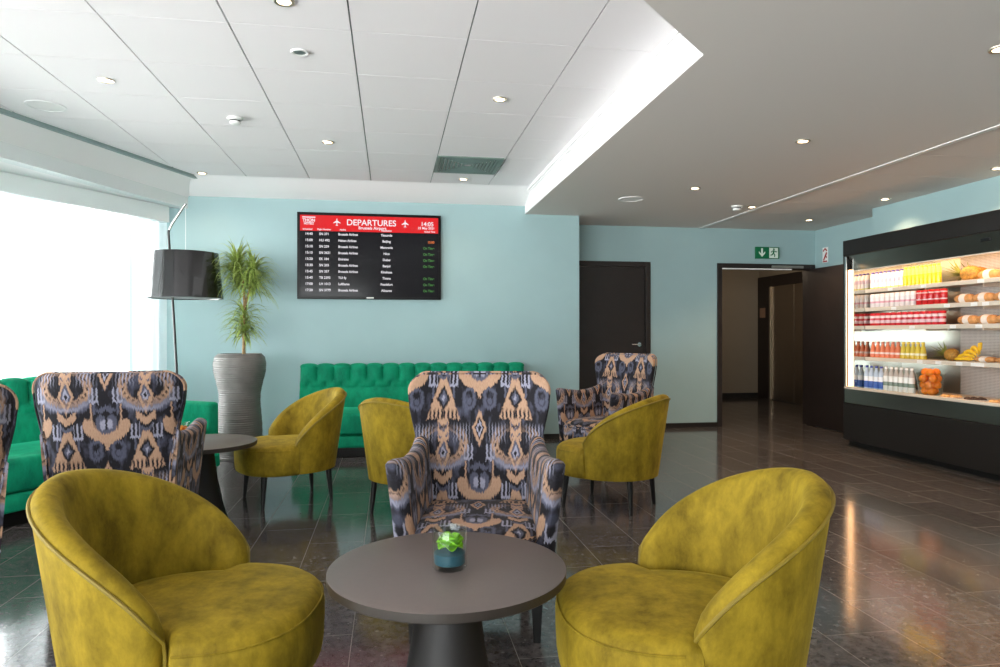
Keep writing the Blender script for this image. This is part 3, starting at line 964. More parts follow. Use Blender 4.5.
def curtain(t0, t1, label):
    bm = BM(); n = int((t1-t0)/.012); rr = []
    for i in range(n+1):
        t = lerp(t0, t1, i/n); o = -.13+.028*math.sin(t*58)+.012*math.sin(t*23+1)
        rr.append([wp(t, o)+(z,) for z in (.02, .8, 1.6, 2.48)])
    rings(bm, rr, False, False, False)
    return tag(obj('curtain', bm, CURT, None, True, 80), label, 'curtain', 'sheer window curtains')
curtain(-.03, .34, 'sheer white curtain gathered at the window end beside the lamp')
curtain(1.12, 1.62, 'sheer white curtain hanging over the window at the far left of the photo')

# ------------------------------------------------------------------ flight screen
def text(s, size, x, z, m, parent, name='lettering', align='LEFT', y=-.0025, bold=0., sx=1.):
    cu = bpy.data.curves.new('t', 'FONT'); cu.body = s; cu.size = size; cu.align_x = align; cu.offset = bold; cu.extrude = .0004
    o = bpy.data.objects.new('t', cu); COL.objects.link(o)
    bpy.context.view_layer.update()
    me = bpy.data.meshes.new_from_object(o.evaluated_get(bpy.context.evaluated_depsgraph_get()))
    bpy.data.objects.remove(o); bpy.data.curves.remove(cu)
    me.transform(Matrix.Translation((x, y, z)) @ Matrix.Rotation(PI/2, 4, 'X') @ Matrix.Diagonal((sx, 1, 1, 1)))
    return me
def merged_text(name, items, m, parent):
    bm = BM()
    for it in items:
        me = text(*it['a'], None, None, **{k: v for k, v in it.items() if k != 'a'}); bm.from_mesh(me); bpy.data.meshes.remove(me)
    me = bpy.data.meshes.new(name); bm.to_mesh(me); bm.free()
    return link_obj(name, me, m, parent)
TVB = mat('screen_bezel_black', (9, 9, 10), .3, spec=.15)
tv = thing('flight_screen', 'wall mounted departures screen with a red header on the teal wall', 'screen', (-1.014, 7.72, 1.605))
TW, THh = 1.571, .952
bm = BM(); box(bm, 0, TW, .0, .045, 0, THh, .004); obj('housing', bm, TVB, tv, False)
bm = BM(); box(bm, .45, 1.1, .045, .0597, .25, .7); obj('wall_bracket', bm, BLACK, tv, False)
SCRN, s1, s2 = newmat('screen_panel_glass'); s2.inputs['Base Color'].default_value = lin((22, 22, 25)); s2.inputs['Roughness'].default_value = .12; s2.inputs['Specular IOR Level'].default_value = .12
s2.inputs['Emission Color'].default_value = lin((26, 24, 28)); s2.inputs['Emission Strength'].default_value = .1
REDE = emat('screen_red', (252, 2, 20), .27); WHE = emat('screen_white', (250, 246, 252), .34)
GRE = emat('screen_green', (90, 170, 80), .2); ORE = emat('screen_orange', (235, 120, 50), .3)
for m_ in (REDE, WHE, GRE, ORE): m_.node_tree.nodes['Principled BSDF'].inputs['Base Color'].default_value = (0.02, .02, .02, 1); m_.node_tree.nodes['Principled BSDF'].inputs['Specular IOR Level'].default_value = .05
bm = BM(); box(bm, .03, TW-.03, -.0015, .001, .03, THh-.03); sc_ = obj('display', bm, SCRN, tv, False)
HZ0, HZ1 = THh-.205, THh-.032
bm = BM(); box(bm, .032, TW-.032, -.0028, -.001, HZ0, HZ1); obj('header_band', bm, REDE, sc_, False)
T = []
def tx(s, size, x, z, **k): T.append(dict(a=(s, size, x, z), y=-.0036, **k))
tx('DEPARTURES', .092, .80, HZ1-.102, align='CENTER', bold=.0012)
tx('Brussels Airport', .046, .81, HZ1-.145, align='CENTER', bold=.0008)
tx('14:05', .066, TW-.155, HZ1-.092, align='CENTER', bold=.001)
tx('22 May 2021', .036, TW-.165, HZ1-.128, align='CENTER', bold=.0006)
tx('THON', .046, .125, HZ1-.072, align='CENTER', bold=.0012)
tx('HOTELS', .029, .125, HZ1-.105, align='CENTER', bold=.0008)
for s, x, al in (('Scheduled', .06, 'LEFT'), ('Flight Number', .215, 'LEFT'), ('Airline', .455, 'LEFT'), ('Destination', .965, 'CENTER'), ('Actual Time', TW-.065, 'RIGHT')):
    tx(s, .025, x, HZ0+.010, align=al, bold=.0006)
rows = [('14:40', 'SN 371', 'Brussels Airlines', 'Yaounde', ''), ('15:00', 'HU 492', 'Hainan Airlines', 'Beijing', 'o15:00'), ('15:10', 'SN 229', 'Brussels Airlines', 'Monrovia', 'On Time'),
        ('15:15', 'SN 3621', 'Brussels Airlines', 'Nice', 'On Time'), ('15:20', 'EK 184', 'Emirates', 'Dubai', 'On Time'), ('15:30', 'SN 203', 'Brussels Airlines', 'Banjul', 'On Time'),
        ('15:45', 'SN 357', 'Brussels Airlines', 'Kinshasa', ''), ('15:45', 'TB 2293', 'TUI fly', 'Tirana', 'On Time'), ('17:00', 'LH 1013', 'Lufthansa', 'Frankfurt', 'On Time'), ('17:20', 'SN 3779', 'Brussels Airlines', 'Alicante', 'On Time')]
GR, OR = [], []
for i, (a, f, al, de, st) in enumerate(rows):
    z = HZ0-.045-i*.0685
    tx(a, .037, .085, z, bold=.0008); tx(f, .037, .235, z, bold=.0008, sx=.95); tx(al, .037, .44, z, bold=.0008, sx=.86); tx(de, .037, .965, z, align='CENTER', bold=.0008, sx=.95)
    if st: (OR if st[0] == 'o' else GR).append(dict(a=(st.lstrip('o'), .037, TW-.075, z), align='RIGHT', bold=.001, sx=.92, y=-.0036))
lt = merged_text('lettering', T, WHE, sc_)
for it in GR: merged_text('status_text', [it], GRE, sc_)
merged_text('status_text', OR, ORE, sc_)
bm = BM(); box(bm, .055, .195, -.0045, -.003, HZ1-.030, HZ1-.018); box(bm, .07, .18, -.0045, -.003, HZ1-.082, HZ1-.077); obj('logo_bars', bm, WHE, sc_, False)
def plane_icon(bm, cx, cz, s, y=-.0036):
    half = [(0, .5), (.05, .42), (.06, .2), (.46, -.08), (.46, -.17), (.06, -.05), (.045, -.32), (.16, -.42), (.16, -.48), (0, -.43)]
    pts = half+[(-x, z) for x, z in reversed(half[1:-1])]
    vs = [bm.verts.new((cx+x*s, y, cz+z*s)) for x, z in pts]; bm.faces.new(vs)
for px_ in (.425, 1.17):
    bm = BM(); plane_icon(bm, px_, HZ1-.072, .085); obj('plane_icon', bm, WHE, sc_, False)
bm = BM(); box(bm, .745, .825, -.0015, .0, .010, .022); obj('maker_mark', bm, WHITEP, tv, False)

# ------------------------------------------------------------------ signs
ex_ = thing('exit_sign', 'green and white emergency exit sign with arrow above the open doorway', 'sign', (4.775, YF-.03, 2.222))
GSIG = emat('exit_green', (0, 96, 58), .06); GSIG.node_tree.nodes['Principled BSDF'].inputs['Roughness'].default_value = .4
SIGW = emat('exit_white', (205, 215, 205), .05)
bm = BM(); box(bm, 0, .335, 0, .03, 0, .155, .003); obj('sign_box', bm, GSIG, ex_, False)
bm = BM(); box(bm, .19, .315, -.002, .0, .008, .147); obj('white_panel', bm, SIGW, ex_, False)
bm = BM()
def poly(bm, pts, y): bm.faces.new([bm.verts.new((x, y, z)) for x, z in pts])
poly(bm, [(.072, .135), (.098, .135), (.098, .075), (.085, .025), (.072, .075)], -.002)
poly(bm, [(.085, .022), (.13, .07), (.13, .095), (.085, .052), (.04, .095), (.04, .07)], -.0025)
obj('arrow', bm, SIGW, ex_, False)
bm = BM()
lathe(bm, [(.013, -.002), (.013, .0)], 16)
bmesh.ops.rotate(bm, verts=bm.verts, cent=(0, 0, 0), matrix=Matrix.Rotation(PI/2, 3, 'X')); bmesh.ops.translate(bm, verts=bm.verts, vec=(.255, -.003, .125))
for a, b_, w in (((.257, .11), (.247, .07), .012), ((.25, .105), (.225, .098), .006), ((.225, .098), (.215, .08), .006), ((.262, .105), (.285, .088), .006), ((.285, .088), (.30, .095), .006), ((.247, .072), (.268, .05), .008), ((.268, .05), (.262, .022), .007), ((.245, .072), (.228, .05), .008), ((.228, .05), (.205, .045), .007)):
    a = Vector(a); b_ = Vector(b_); nrm = Vector((-(b_-a).y, (b_-a).x)).normalized()*w
    poly(bm, [tuple(a+nrm), tuple(b_+nrm), tuple(b_-nrm), tuple(a-nrm)], -.003)
poly(bm, [(.195, .15), (.31, .15), (.31, .143), (.195, .143)], -.0028)
obj('running_figure', bm, GSIG, ex_, False)
fs = thing('safety_sign', 'small white and red safety sign on the right wall above the open door leaf', 'sign', (XR-.001, 8.205, 2.26))
bm = BM(); box(bm, -.006, 0, -.055, .055, -.1, .1, .001); obj('plate', bm, WHITEP, fs, False)
SRED = mat('sign_red', (170, 40, 40), .5)
bm = BM()
for a, b_, w in (((-.04, .05), (.0, .085), .010), ((.0, .085), (.04, .05), .010), ((-.03, -.07), (.035, .03), .014), ((-.045, -.085), (.045, -.085), .009), ((.0, .0), (.04, -.04), .008)):
    a = Vector(a); b_ = Vector(b_); nrm = Vector((-(b_-a).y, (b_-a).x)).normalized()*w
    bm.faces.new([bm.verts.new((-.0075, -p.x, p.y)) for p in (a+nrm, b_+nrm, b_-nrm, a-nrm)])
obj('pictogram', bm, SRED, fs, False)

# ------------------------------------------------------------------ chilled display
FX, FY0, FY1 = 4.93, 3.95, 6.85
fr = thing('display_fridge', 'large dark open display fridge with lit shelves of drinks and food', 'fridge', (0, 0, 0))
bm = BM(); box(bm, FX, 5.64, FY0, FY1, .06, .462, .006); obj('base_cabinet', bm, FRIDGE, fr, False)
bm = BM(); box(bm, FX+.06, 5.6, FY0+.02, FY1-.02, 0, .062); obj('kick_plate', bm, BLACK, fr, False)
bm = BM(); box(bm, FX+.004, FX+.05, FY0+.02, FY1-.005, .468, .632, .004); obj('steel_front', bm, STEEL, fr, False)
bm = BM(); box(bm, FX, FX+.035, FY0+.02, FY1-.005, .620, .648, .004); obj('rail', bm, SHELFW, fr, False)
bm = BM(); box(bm, FX+.03, 5.56, FY0+.02, FY1-.11, .60, .625); obj('deck', bm, SHELFW, fr, False)
bm = BM(); box(bm, FX-.005, 5.64, FY0, FY1, 2.075, 2.245, .006); obj('header', bm, FRIDGE, fr, False)
bm = BM(); box(bm, FX+.10, 5.64, FY1-.03, FY1, .462, 2.075); box(bm, FX, FX+.10, FY1-.02, FY1, .462, 2.075)
obj('side_panel', bm, FRIDGE, fr, False)
bm = BM(); box(bm, FX+.045, 5.56, FY1-.115, FY1-.031, .625, 2.05); obj('side_lining', bm, MIRROR, fr, False)
bm = BM(); box(bm, FX, FX+.012, FY1-.048, FY1-.022, .64, 2.07, .002); obj('side_trim', bm, CHROME, fr, False)
bm = BM(); box(bm, FX+.02, FX+.04, FY1-.095, FY1-.055, .65, 1.92, .003); obj('light_strip', bm, LED, fr, False)
bm = BM(); box(bm, FX, 5.64, FY0-.001, FY0+.02, .462, 2.075); obj('side_panel', bm, FRIDGE, fr, False)
# hood: steel, tilted inward to the bottom, with the lamp behind it
bm = BM()
for_pts = [(FX+.03, 2.076), (FX+.05, 2.076), (FX+.115, 1.915), (FX+.095, 1.915)]
a = [bm.verts.new((x, FY0+.02, z)) for x, z in for_pts]; b_ = [bm.verts.new((x, FY1-.05, z)) for x, z in for_pts]
for i in range(4): bm.faces.new((a[i], a[(i+1) % 4], b_[(i+1) % 4], b_[i]))
bm.faces.new(a[::-1]); bm.faces.new(b_)
obj('hood', bm, STEEL, fr, False)
bm = BM(); box(bm, FX+.092, FX+.118, FY0+.02, FY1-.05, 1.905, 1.917, .002); obj('hood_rail', bm, SHELFW, fr, False)
bm = BM(); box(bm, 5.06, 5.14, FY0+.05, FY1-.13, 1.985, 2.0, .002); obj('light_strip', bm, LED2, fr, False)
bm = BM(); box(bm, FX+.05, 5.56, FY0+.02, FY1-.03, 2.03, 2.07); obj('top_lining', bm, SHELFW, fr, False)
GRIDM, gnt, gb = newmat('perforated_back_panel'); EX.nt = gnt
gtc = gnt.nodes.new('ShaderNodeTexCoord'); gsp = gnt.nodes.new('ShaderNodeSeparateXYZ'); gnt.links.new(gtc.outputs['Object'], gsp.inputs[0])
gy_, gz_ = EX(gsp.outputs[1]), EX(gsp.outputs[2])
hole = inside(xhyp(EX.op('PINGPONG', gy_, .014)-.007, EX.op('PINGPONG', gz_, .014)-.007)-.0045, .002)
gmx = gnt.nodes.new('ShaderNodeMix'); gmx.data_type = 'RGBA'; gnt.links.new(hole.v, gmx.inputs[0]); gmx.inputs[6].default_value = lin((196, 195, 192)); gmx.inputs[7].default_value = lin((120, 120, 120))
gnt.links.new(gmx.outputs[2], gb.inputs['Base Color']); gb.inputs['Roughness'].default_value = .4
bm = BM(); box(bm, 5.56, 5.58, FY0+.02, 5.95, .62, 2.05); obj('back_panel', bm, GRIDM, fr, False)
bm = BM(); box(bm, 5.56, 5.58, 5.95, FY1-.03, .62, 2.05); obj('back_panel', bm, STEEL, fr, False)
bm = BM(); box(bm, 5.58, 5.64, FY0, FY1, .46, 2.08); obj('rear_casing', bm, FRIDGE, fr, False)
bm = BM(); lathe(bm, [(0, 0), (.016, 0), (.013, .006), (0, .006)], 20, cap0=False, cap1=False)
bm2 = BM(); box(bm2, FX+.045, FX+.062, 5.02, 5.12, 2.005, 2.035, .004); bm.free(); obj('thermometer', bm2, BLACK, fr, False)
SHX = 5.12
SHZ = [1.70, 1.50, 1.304, .965]
TAGM = mat('price_tag_paper', (245, 242, 238), .5)
tagpos = {0: (6.35, 5.9, 5.25), 1: (6.3, 5.62, 5.32, 5.2), 2: (6.05, 5.55, 5.27), 3: (5.95, 5.72, 5.48, 5.32, 5.25)}
for i, z in enumerate(SHZ):
    bm = BM(); box(bm, SHX, 5.55, FY0+.03, FY1-.118, z-.018, z, .002); box(bm, SHX-.012, SHX+.004, FY0+.03, FY1-.118, z-.034, z+.006, .003)
    s_ = obj('shelf', bm, SHELFW, fr, False)
    bm = BM(); box(bm, SHX+.02, SHX+.04, FY0+.05, FY1-.13, z-.026, z-.019); obj('light_strip', bm, LED, s_, False)  # strip added under each shelf to brighten the products below
    for ty in tagpos[i]:
        bm = BM(); box(bm, SHX-.0145, SHX-.0125, ty-.035, ty+.035, z-.032, z-.001); obj('price_tag', bm, TAGM, s_, False)
    for by in (6.1, 5.42, 4.6):
        bm = BM(); box(bm, 5.30, 5.55, by-.006, by+.006, z-.05, z-.018); obj('bracket', bm, SHELFW, s_, False)

ORD = ['first', 'second', 'third', 'fourth', 'fifth', 'sixth', 'seventh', 'eighth', 'ninth', 'tenth', 'eleventh', 'twelfth', 'thirteenth', 'fourteenth']
def bottle_bm(h, r, style):
    bm = BM()
    if style == 'bottle':
        lathe(bm, [(0, 0), (r*.9, 0), (r, .006), (r, h*.18), (r*1.0, h*.55), (r*.92, h*.64), (r*.5, h*.82), (r*.42, h*.88), (r*.42, h*.915), (0, h*.915)], 16, cap0=False, cap1=False)
    elif style == 'pyramid':
        lathe(bm, [(0, 0), (r*.95, 0), (r, .006), (r*.98, h*.22), (r*.62, h*.70), (r*.42, h*.80), (r*.42, h*.91), (0, h*.91)], 16, cap0=False, cap1=False)
    elif style == 'milk':
        lathe(bm, [(0, 0), (r*.95, 0), (r, .006), (r, h*.70), (r*.85, h*.82), (r*.55, h*.90), (r*.55, h*.92), (0, h*.92)], 16, cap0=False, cap1=False)
    elif style == 'can':
        lathe(bm, [(0, 0), (r*.8, 0), (r, .01), (r, h-.012), (r*.86, h), (0, h-.002)], 18, cap0=False, cap1=False)
    elif style == 'carton':
        box(bm, -r, r, -r*.82, r*.82, 0, h*.86, .002)
        rings(bm, [[(-r, -r*.82, h*.86), (r, -r*.82, h*.86), (r, r*.82, h*.86), (-r, r*.82, h*.86)], [(-r*.3, -r*.8, h), (r*.3, -r*.8, h), (r*.3, r*.8, h), (-r*.3, r*.8, h)]])
    bmesh.ops.remove_doubles(bm, verts=bm.verts, dist=.0002)
    return bm
def bandmat(name, bands, rough=.25):     # colour by height in metres
    m, nt, b = newmat(name)
    tc = nt.nodes.new('ShaderNodeTexCoord'); sp = nt.nodes.new('ShaderNodeSeparateXYZ'); nt.links.new(tc.outputs['Object'], sp.inputs[0])
    mu = nt.nodes.new('ShaderNodeMath'); mu.operation = 'MULTIPLY'; mu.inputs[1].default_value = 1/.3; nt.links.new(sp.outputs[2], mu.inputs[0])
    r = nt.nodes.new('ShaderNodeValToRGB'); r.color_ramp.interpolation = 'CONSTANT'; nt.links.new(mu.outputs[0], r.inputs[0])
    e = r.color_ramp.elements
    e[0].position = 0; e[0].color = lin(bands[0][1]); e[1].position = bands[1][0]/.3; e[1].color = lin(bands[1][1])
    for h, c in bands[2:]:
        x = e.new(h/.3); x.color = lin(c)
    nt.links.new(r.outputs[0], b.inputs['Base Color']); b.inputs['Roughness'].default_value = rough
    return m
def row(name, cat, style, h, r, y0, y1, n, z, m, capm, caph, desc, grp, end, x=5.175):
    bm = bottle_bm(h, r, style)
    p = None
    for i in range(n):
        y = lerp(y0, y1, i/(n-1)) if n > 1 else y0
        lab = '%s, %s from the left, %s' % (desc, ORD[i], end)
        if p is None:
            if capm is None:
                p = obj(name, bm, m); p.location = (x, y, z+.001)
            else:
                p = thing(name, lab, cat, (x, y, z+.001)); obj('body', bm, m, p)
                cb2 = BM(); rc = r*(.62 if style == 'milk' else .48 if style != 'carton' else .3)
                lathe(cb2, [(0, h*.91), (rc, h*.91), (rc, h*.91+caph), (rc*.8, h*.91+caph+.003), (0, h*.91+caph+.003)], 12, cap0=False, cap1=False)
                obj('cap', cb2, capm, p)
            tag(p, lab, cat, grp)
        else:
            dup(p, (x, y, z+.001), 0, lab, grp)
PURP = mat('violet_cap', (70, 60, 150), .4); BLUEC = mat('blue_cap', (30, 45, 140), .4); WC = mat('white_cap', (240, 240, 240), .4)
YC = mat('yellow_cap', (240, 205, 40), .4); REDC = mat('red_cap', (190, 30, 40), .4); ORC = mat('salmon_cap', (200, 110, 80), .4)
DKC = mat('dark_cap', (60, 40, 40), .4)
row('milk_bottle', 'bottle', 'milk', .185, .027, 6.695, 6.27, 8, SHZ[0], bandmat('milk_label', [(0, (215, 215, 120)), (.02, (240, 236, 240)), (.07, (225, 205, 225)), (.11, (242, 240, 244))]), PURP, .014, 'white dairy bottle with violet cap', 'white bottles on the top shelf', 'top fridge shelf')
row('juice_bottle', 'bottle', 'milk', .195, .024, 6.215, 5.79, 9, SHZ[0], bandmat('yellow_juice', [(0, (240, 205, 20)), (.03, (244, 214, 40)), (.11, (248, 228, 110))]), YC, .014, 'yellow juice bottle', 'yellow bottles on the top shelf', 'top fridge shelf')
row('yoghurt_drink', 'bottle', 'can', .150, .030, 6.69, 6.11, 9, SHZ[1], bandmat('pink_can', [(0, (236, 225, 225)), (.05, (228, 170, 180)), (.07, (240, 232, 232)), (.11, (245, 240, 240))]), None, 0, 'white drink can with pink band', 'white cans on the second shelf', 'second fridge shelf')
row('drink_can', 'can', 'can', .150, .032, 6.03, 5.73, 5, SHZ[1], bandmat('red_can', [(0, (200, 30, 34)), (.05, (240, 205, 205)), (.062, (205, 32, 36)), (.115, (238, 200, 200)), (.128, (205, 32, 36))]), None, 0, 'red drink can with white marks', 'red cans on the second shelf', 'second fridge shelf')
row('soft_drink', 'can', 'can', .138, .034, 6.69, 5.75, 13, SHZ[2], bandmat('cola_can', [(0, (200, 40, 50)), (.03, (236, 200, 205)), (.06, (200, 40, 56)), (.085, (240, 215, 215)), (.11, (190, 35, 50))]), None, 0, 'red and white soft drink can', 'red and white cans on the third shelf', 'third fridge shelf')
row('orange_drink', 'bottle', 'pyramid', .170, .034, 6.69, 6.32, 6, SHZ[3], bandmat('orange_juice', [(0, (226, 120, 80)), (.04, (240, 215, 205)), (.06, (230, 130, 92))]), ORC, .014, 'orange drink bottle', 'orange bottles on the fourth shelf', 'fourth fridge shelf')
row('yellow_drink', 'bottle', 'pyramid', .170, .034, 6.245, 5.985, 5, SHZ[3], bandmat('lemon_juice', [(0, (210, 180, 50)), (.04, (236, 228, 190)), (.06, (214, 190, 70))]), YC, .014, 'yellow drink bottle', 'yellow bottles on the fourth shelf', 'fourth fridge shelf')
row('water_bottle', 'bottle', 'bottle', .255, .032, 6.69, 6.47, 4, .625, bandmat('still_water', [(0, (150, 185, 225)), (.02, (60, 100, 185)), (.09, (235, 238, 245)), (.14, (190, 205, 225))], .15), BLUEC, .018, 'water bottle with blue label and cap', 'blue capped water bottles', 'bottom of the fridge', 5.10)
row('water_bottle', 'bottle', 'bottle', .255, .032, 6.395, 6.045, 6, .625, bandmat('clear_water', [(0, (205, 215, 215)), (.06, (120, 140, 130)), (.10, (228, 230, 228)), (.16, (190, 185, 180))], .12), WC, .018, 'clear water bottle with pale cap', 'pale capped water bottles', 'bottom of the fridge', 5.10)

# pineapples lying on the top shelf, one pineapple on the fourth, bananas, oranges, packed food
PINE = mat('pineapple_skin', (170, 125, 50), .6, noise=.4, nscale=70, bump=.6, bscale=60)
PLEAF = mat('pineapple_leaf', (120, 130, 62), .5, noise=.3, nscale=30)
def pineapple(x, y, z, rz, label, s=1.):
    t = thing('pineapple', label, 'fruit', (x, y, z), rz, 'pineapples in the fridge')
    bm = BM(); bmesh.ops.create_uvsphere(bm, u_segments=26, v_segments=18, radius=.062*s)
    for v in bm.verts:
        k = 1+.06*math.sin(v.co.z/s*150+math.atan2(v.co.y, v.co.x)*6)*math.sin(v.co.z/s*150-math.atan2(v.co.y, v.co.x)*6)
        v.co = Vector((v.co.z*1.35, v.co.x*k, v.co.y*k))+Vector((0, 0, .060*s))
    obj('fruit_body', bm, PINE, t)
    bm = BM(); rnd = random.Random(5)
    for i in range(44):
        a = rnd.uniform(0, 2*PI); sp_ = rnd.uniform(.1, 1.0); L_ = rnd.uniform(.10, .20)*s
        p = Vector((.07*s, 0, .06*s)); d = Vector((1, math.cos(a)*sp_, math.sin(a)*sp_)).normalized(); prev = None
        side = d.cross(Vector((0, .3, 1))).normalized()
        for k in range(6):
            w = .012*s*(1-k/5)+.0006
            row_ = [bm.verts.new(p-side*w), bm.verts.new(p+side*w)]
            if prev: bm.faces.new((prev[0], prev[1], row_[1], row_[0]))
            prev = row_; p = p+d*(L_/5); d = (d+Vector((0, math.cos(a), math.sin(a)))*.10).normalized()
            if p.z < .004: p.z = .004
    obj('leaf_crown', bm, PLEAF, t)
    return t
pineapple(5.22, 5.47, SHZ[0]+.001, R(95), 'pineapple lying right of the yellow juice bottles, top fridge shelf, nearer one', 1.15)
pineapple(5.38, 5.55, SHZ[0]+.001, R(80), 'pineapple lying right of the yellow juice bottles, top fridge shelf, rear one', 1.15)
pineapple(5.27, 5.74, SHZ[3]+.001, R(78), 'pineapple with long leaves lying between yellow drinks and bananas, fourth fridge shelf', .95)
BAN = mat('banana_skin', (235, 190, 40), .5, noise=.12, nscale=25)
for i in range(5):
    bm = BM(); pts = []; rad = []
    A = Vector((.018*i, .005*i, .022+.012*i)); E_ = Vector((-.02+.022*i, .20-.012*i*i, .018+.022*i)); Cc = (A+E_)/2+Vector((0, .0, .012+.036*i))
    for k in range(13):
        t = k/12
        p = A*(1-t)**2+Cc*2*t*(1-t)+E_*t*t; pts.append(p); rad.append(.0045 if k in (0, 12) else .006 if k == 1 else .0175*math.sin(PI*(.18+.70*t))**.5)
    tube(bm, pts, rad, 10)
    o = obj('banana', bm, BAN); o.location = (5.19, 5.40, SHZ[3]+.003)
    tag(o, 'banana, %s from the front of the bunch on the fourth fridge shelf' % ORD[i], 'fruit', 'bananas in the bunch')
BREAD = mat('baked_bread', (206, 150, 92), .7, noise=.25, nscale=30)
WRAP = mat('pack_label', (236, 228, 220), .4)
CREAM = mat('filling_cream', (235, 205, 165), .6)
def pack(x, y, z, rz, label, grp, L_=.20, h=.075, w=.07):
    t = thing('wrapped_sandwich', label, 'sandwich', (x, y, z), rz, grp)
    bm = BM(); rr = []
    for i in range(15):
        q = i/14; e = math.sin(PI*lerp(.08, .92, q))**.4
        xx = (q-.5)*L_
        rr.append([(xx, w*e*.5*math.cos(2*PI*k/14)*(1+.05*math.sin(i*2.1)), max(.0, h*.5+h*.5*e*math.sin(2*PI*k/14)*(1+.06*math.sin(i*1.7+k)))) for k in range(14)])
    rings(bm, rr); obj('bread_roll', bm, BREAD, t)
    bm = BM(); rr = [[(xx, w*.52*math.cos(2*PI*k/14), max(.0, h*.5+h*.53*math.sin(2*PI*k/14))) for k in range(14)] for xx in (-.03, .03)]
    rings(bm, rr); obj('paper_band', bm, WRAP, t)
    return t
names = [('top fridge shelf', 0, (5.26, 5.06)), ('second fridge shelf', 1, (5.52, 5.31, 5.10)), ('third fridge shelf', 2, (5.48, 5.28, 5.08)), ('fourth fridge shelf', 3, (5.30, 5.08))]
for nm, si, yy in names:
    for k, y in enumerate(yy):
        pack(5.21, y, SHZ[si]+.001, R(90), 'wrapped bread roll, %s from the left, %s' % (ORD[k], nm), 'wrapped rolls on the shelves', .205, .088 if si != 3 else .055, .095)
# jar of oranges
jar = BM(); lathe(jar, [(0, 0), (.085, 0), (.095, .008), (.125, .22), (.122, .22), (.092, .012), (0, .008)], 32, cap0=False, cap1=False)
bmesh.ops.remove_doubles(jar, verts=jar.verts, dist=.0003)
jo = obj('glass_bowl', jar, GLASS); jo.location = (5.12, 5.83, .626); tag(jo, 'tall glass bowl heaped with oranges at the bottom of the fridge', 'bowl')
ORF = mat('orange_peel', (244, 130, 14), .45, noise=.08, nscale=30, bump=.4, bscale=160)
posn = []
for lv, (n_, rr_, zz_) in enumerate([(3, .042, .047), (4, .055, .105), (4, .062, .165), (3, .05, .225)]):
    for k in range(n_):
        a = 2*PI*k/n_+lv*.6; posn.append((5.12+rr_*math.cos(a), 5.83+rr_*math.sin(a), .626+zz_, lv))
lvn = ['bottom', 'second', 'third', 'top']; o0 = None; cnts = [0]*4
for (x, y, z, lv) in posn:
    if o0 is None:
        bm = BM(); bmesh.ops.create_uvsphere(bm, u_segments=20, v_segments=14, radius=.038); o0 = obj('orange', bm, ORF); o = o0
    else:
        o = o0.copy(); COL.objects.link(o)
    o.location = (x, y, z); tag(o, 'orange in the %s layer of the glass bowl in the fridge' % lvn[lv], 'fruit', 'oranges in the %s layer' % lvn[lv])
# plates of pastries at the bottom right
PASTRY = mat('pastry', (228, 176, 116), .6, noise=.35, nscale=40); CHOC = mat('dark_pastry', (70, 50, 42), .5, noise=.3, nscale=40)
PLATE = mat('white_plate', (232, 228, 224), .25)
for i, (y, mm, nm) in enumerate(((5.56, PASTRY, 'golden pastries, beside the oranges'), (5.30, CHOC, 'dark pastries, second from the oranges'), (5.04, PASTRY, 'golden pastries, third from the oranges'))):
    bm = BM(); lathe(bm, [(0, 0), (.07, 0), (.115, .014), (.113, .018), (.07, .005), (0, .005)], 32, cap0=False, cap1=False); bmesh.ops.remove_doubles(bm, verts=bm.verts, dist=.0002)
    o = obj('plate', bm, PLATE); o.location = (5.10, y, .626); tag(o, 'white plate of ' + nm + ' in the fridge', 'plate', 'plates in the fridge')
    for k in range(7):
        a = 2*PI*k/6; rr_ = .058 if k < 6 else 0
        bm = BM(); bmesh.ops.create_uvsphere(bm, u_segments=14, v_segments=9, radius=.027)
        for v in bm.verts: v.co = Vector((v.co.x*1.15, v.co.y*.9, max(-.012, v.co.z*.62)))
        q = obj('pastry', bm, mm); q.location = (5.10+rr_*math.cos(a), y+rr_*math.sin(a), .626+.0185); q.rotation_euler = (0, 0, a)
        tag(q, 'pastry on the plate of ' + nm, 'pastry', 'pastries, plate %s from the oranges' % ORD[i])

# ------------------------------------------------------------------ ceiling fittings
RING = mat('brushed_nickel_ring', (190, 180, 165), .3, metal=.8)
def downlight(x, y, z, label, watts, lit=True, grp='recessed ceiling downlights', cone=120, vis=True):
    t = thing('downlight', label, 'ceiling light', (x, y, z), 0, grp)
    bm = BM(); lathe(bm, [(.033, .002), (.034, -.006), (.048, -.008), (.052, -.003), (.052, .004)], 28, cap0=False, cap1=False); obj('trim_ring', bm, RING if lit else WHITEP, t)
    bm = BM(); lathe(bm, [(0, -.004), (.0335, -.004), (.0335, -.001), (0, -.001)], 24, cap0=False, cap1=False)
    bmesh.ops.remove_doubles(bm, verts=bm.verts, dist=.0002); obj('lamp', bm, DOWN if lit else STEEL, t)
    if lit:
        ld = bpy.data.lights.new('spot', 'SPOT'); ld.energy = watts; ld.color = (1., .68, .42); ld.spot_size = R(cone); ld.spot_blend = .8; ld.shadow_soft_size = .03
        lo = bpy.data.objects.new('spot_beam', ld); COL.objects.link(lo); lo.parent = t; lo.location = (0, 0, -.02)
WT, WL = 6, 26
downlight(-1.817, 4.756, H1, 'lit downlight in the tile ceiling, left, above the window speaker', WT)
downlight(-.520, 3.489, H1, 'lit downlight at the top edge of the photo in the tile ceiling', WT)
downlight(-.531, 5.993, H1, 'lit downlight in the tile ceiling above the departures screen', WT)
downlight(-1.901, 7.349, H1, 'lit downlight in the tile ceiling corner above the floor lamp', WT*.5)
downlight(.751, 4.707, H1, 'lit downlight in the tile ceiling in front of the air vent', WT)
downlight(.757, 7.20, H1, 'lit downlight between the air vent and the back wall', WT*.6)
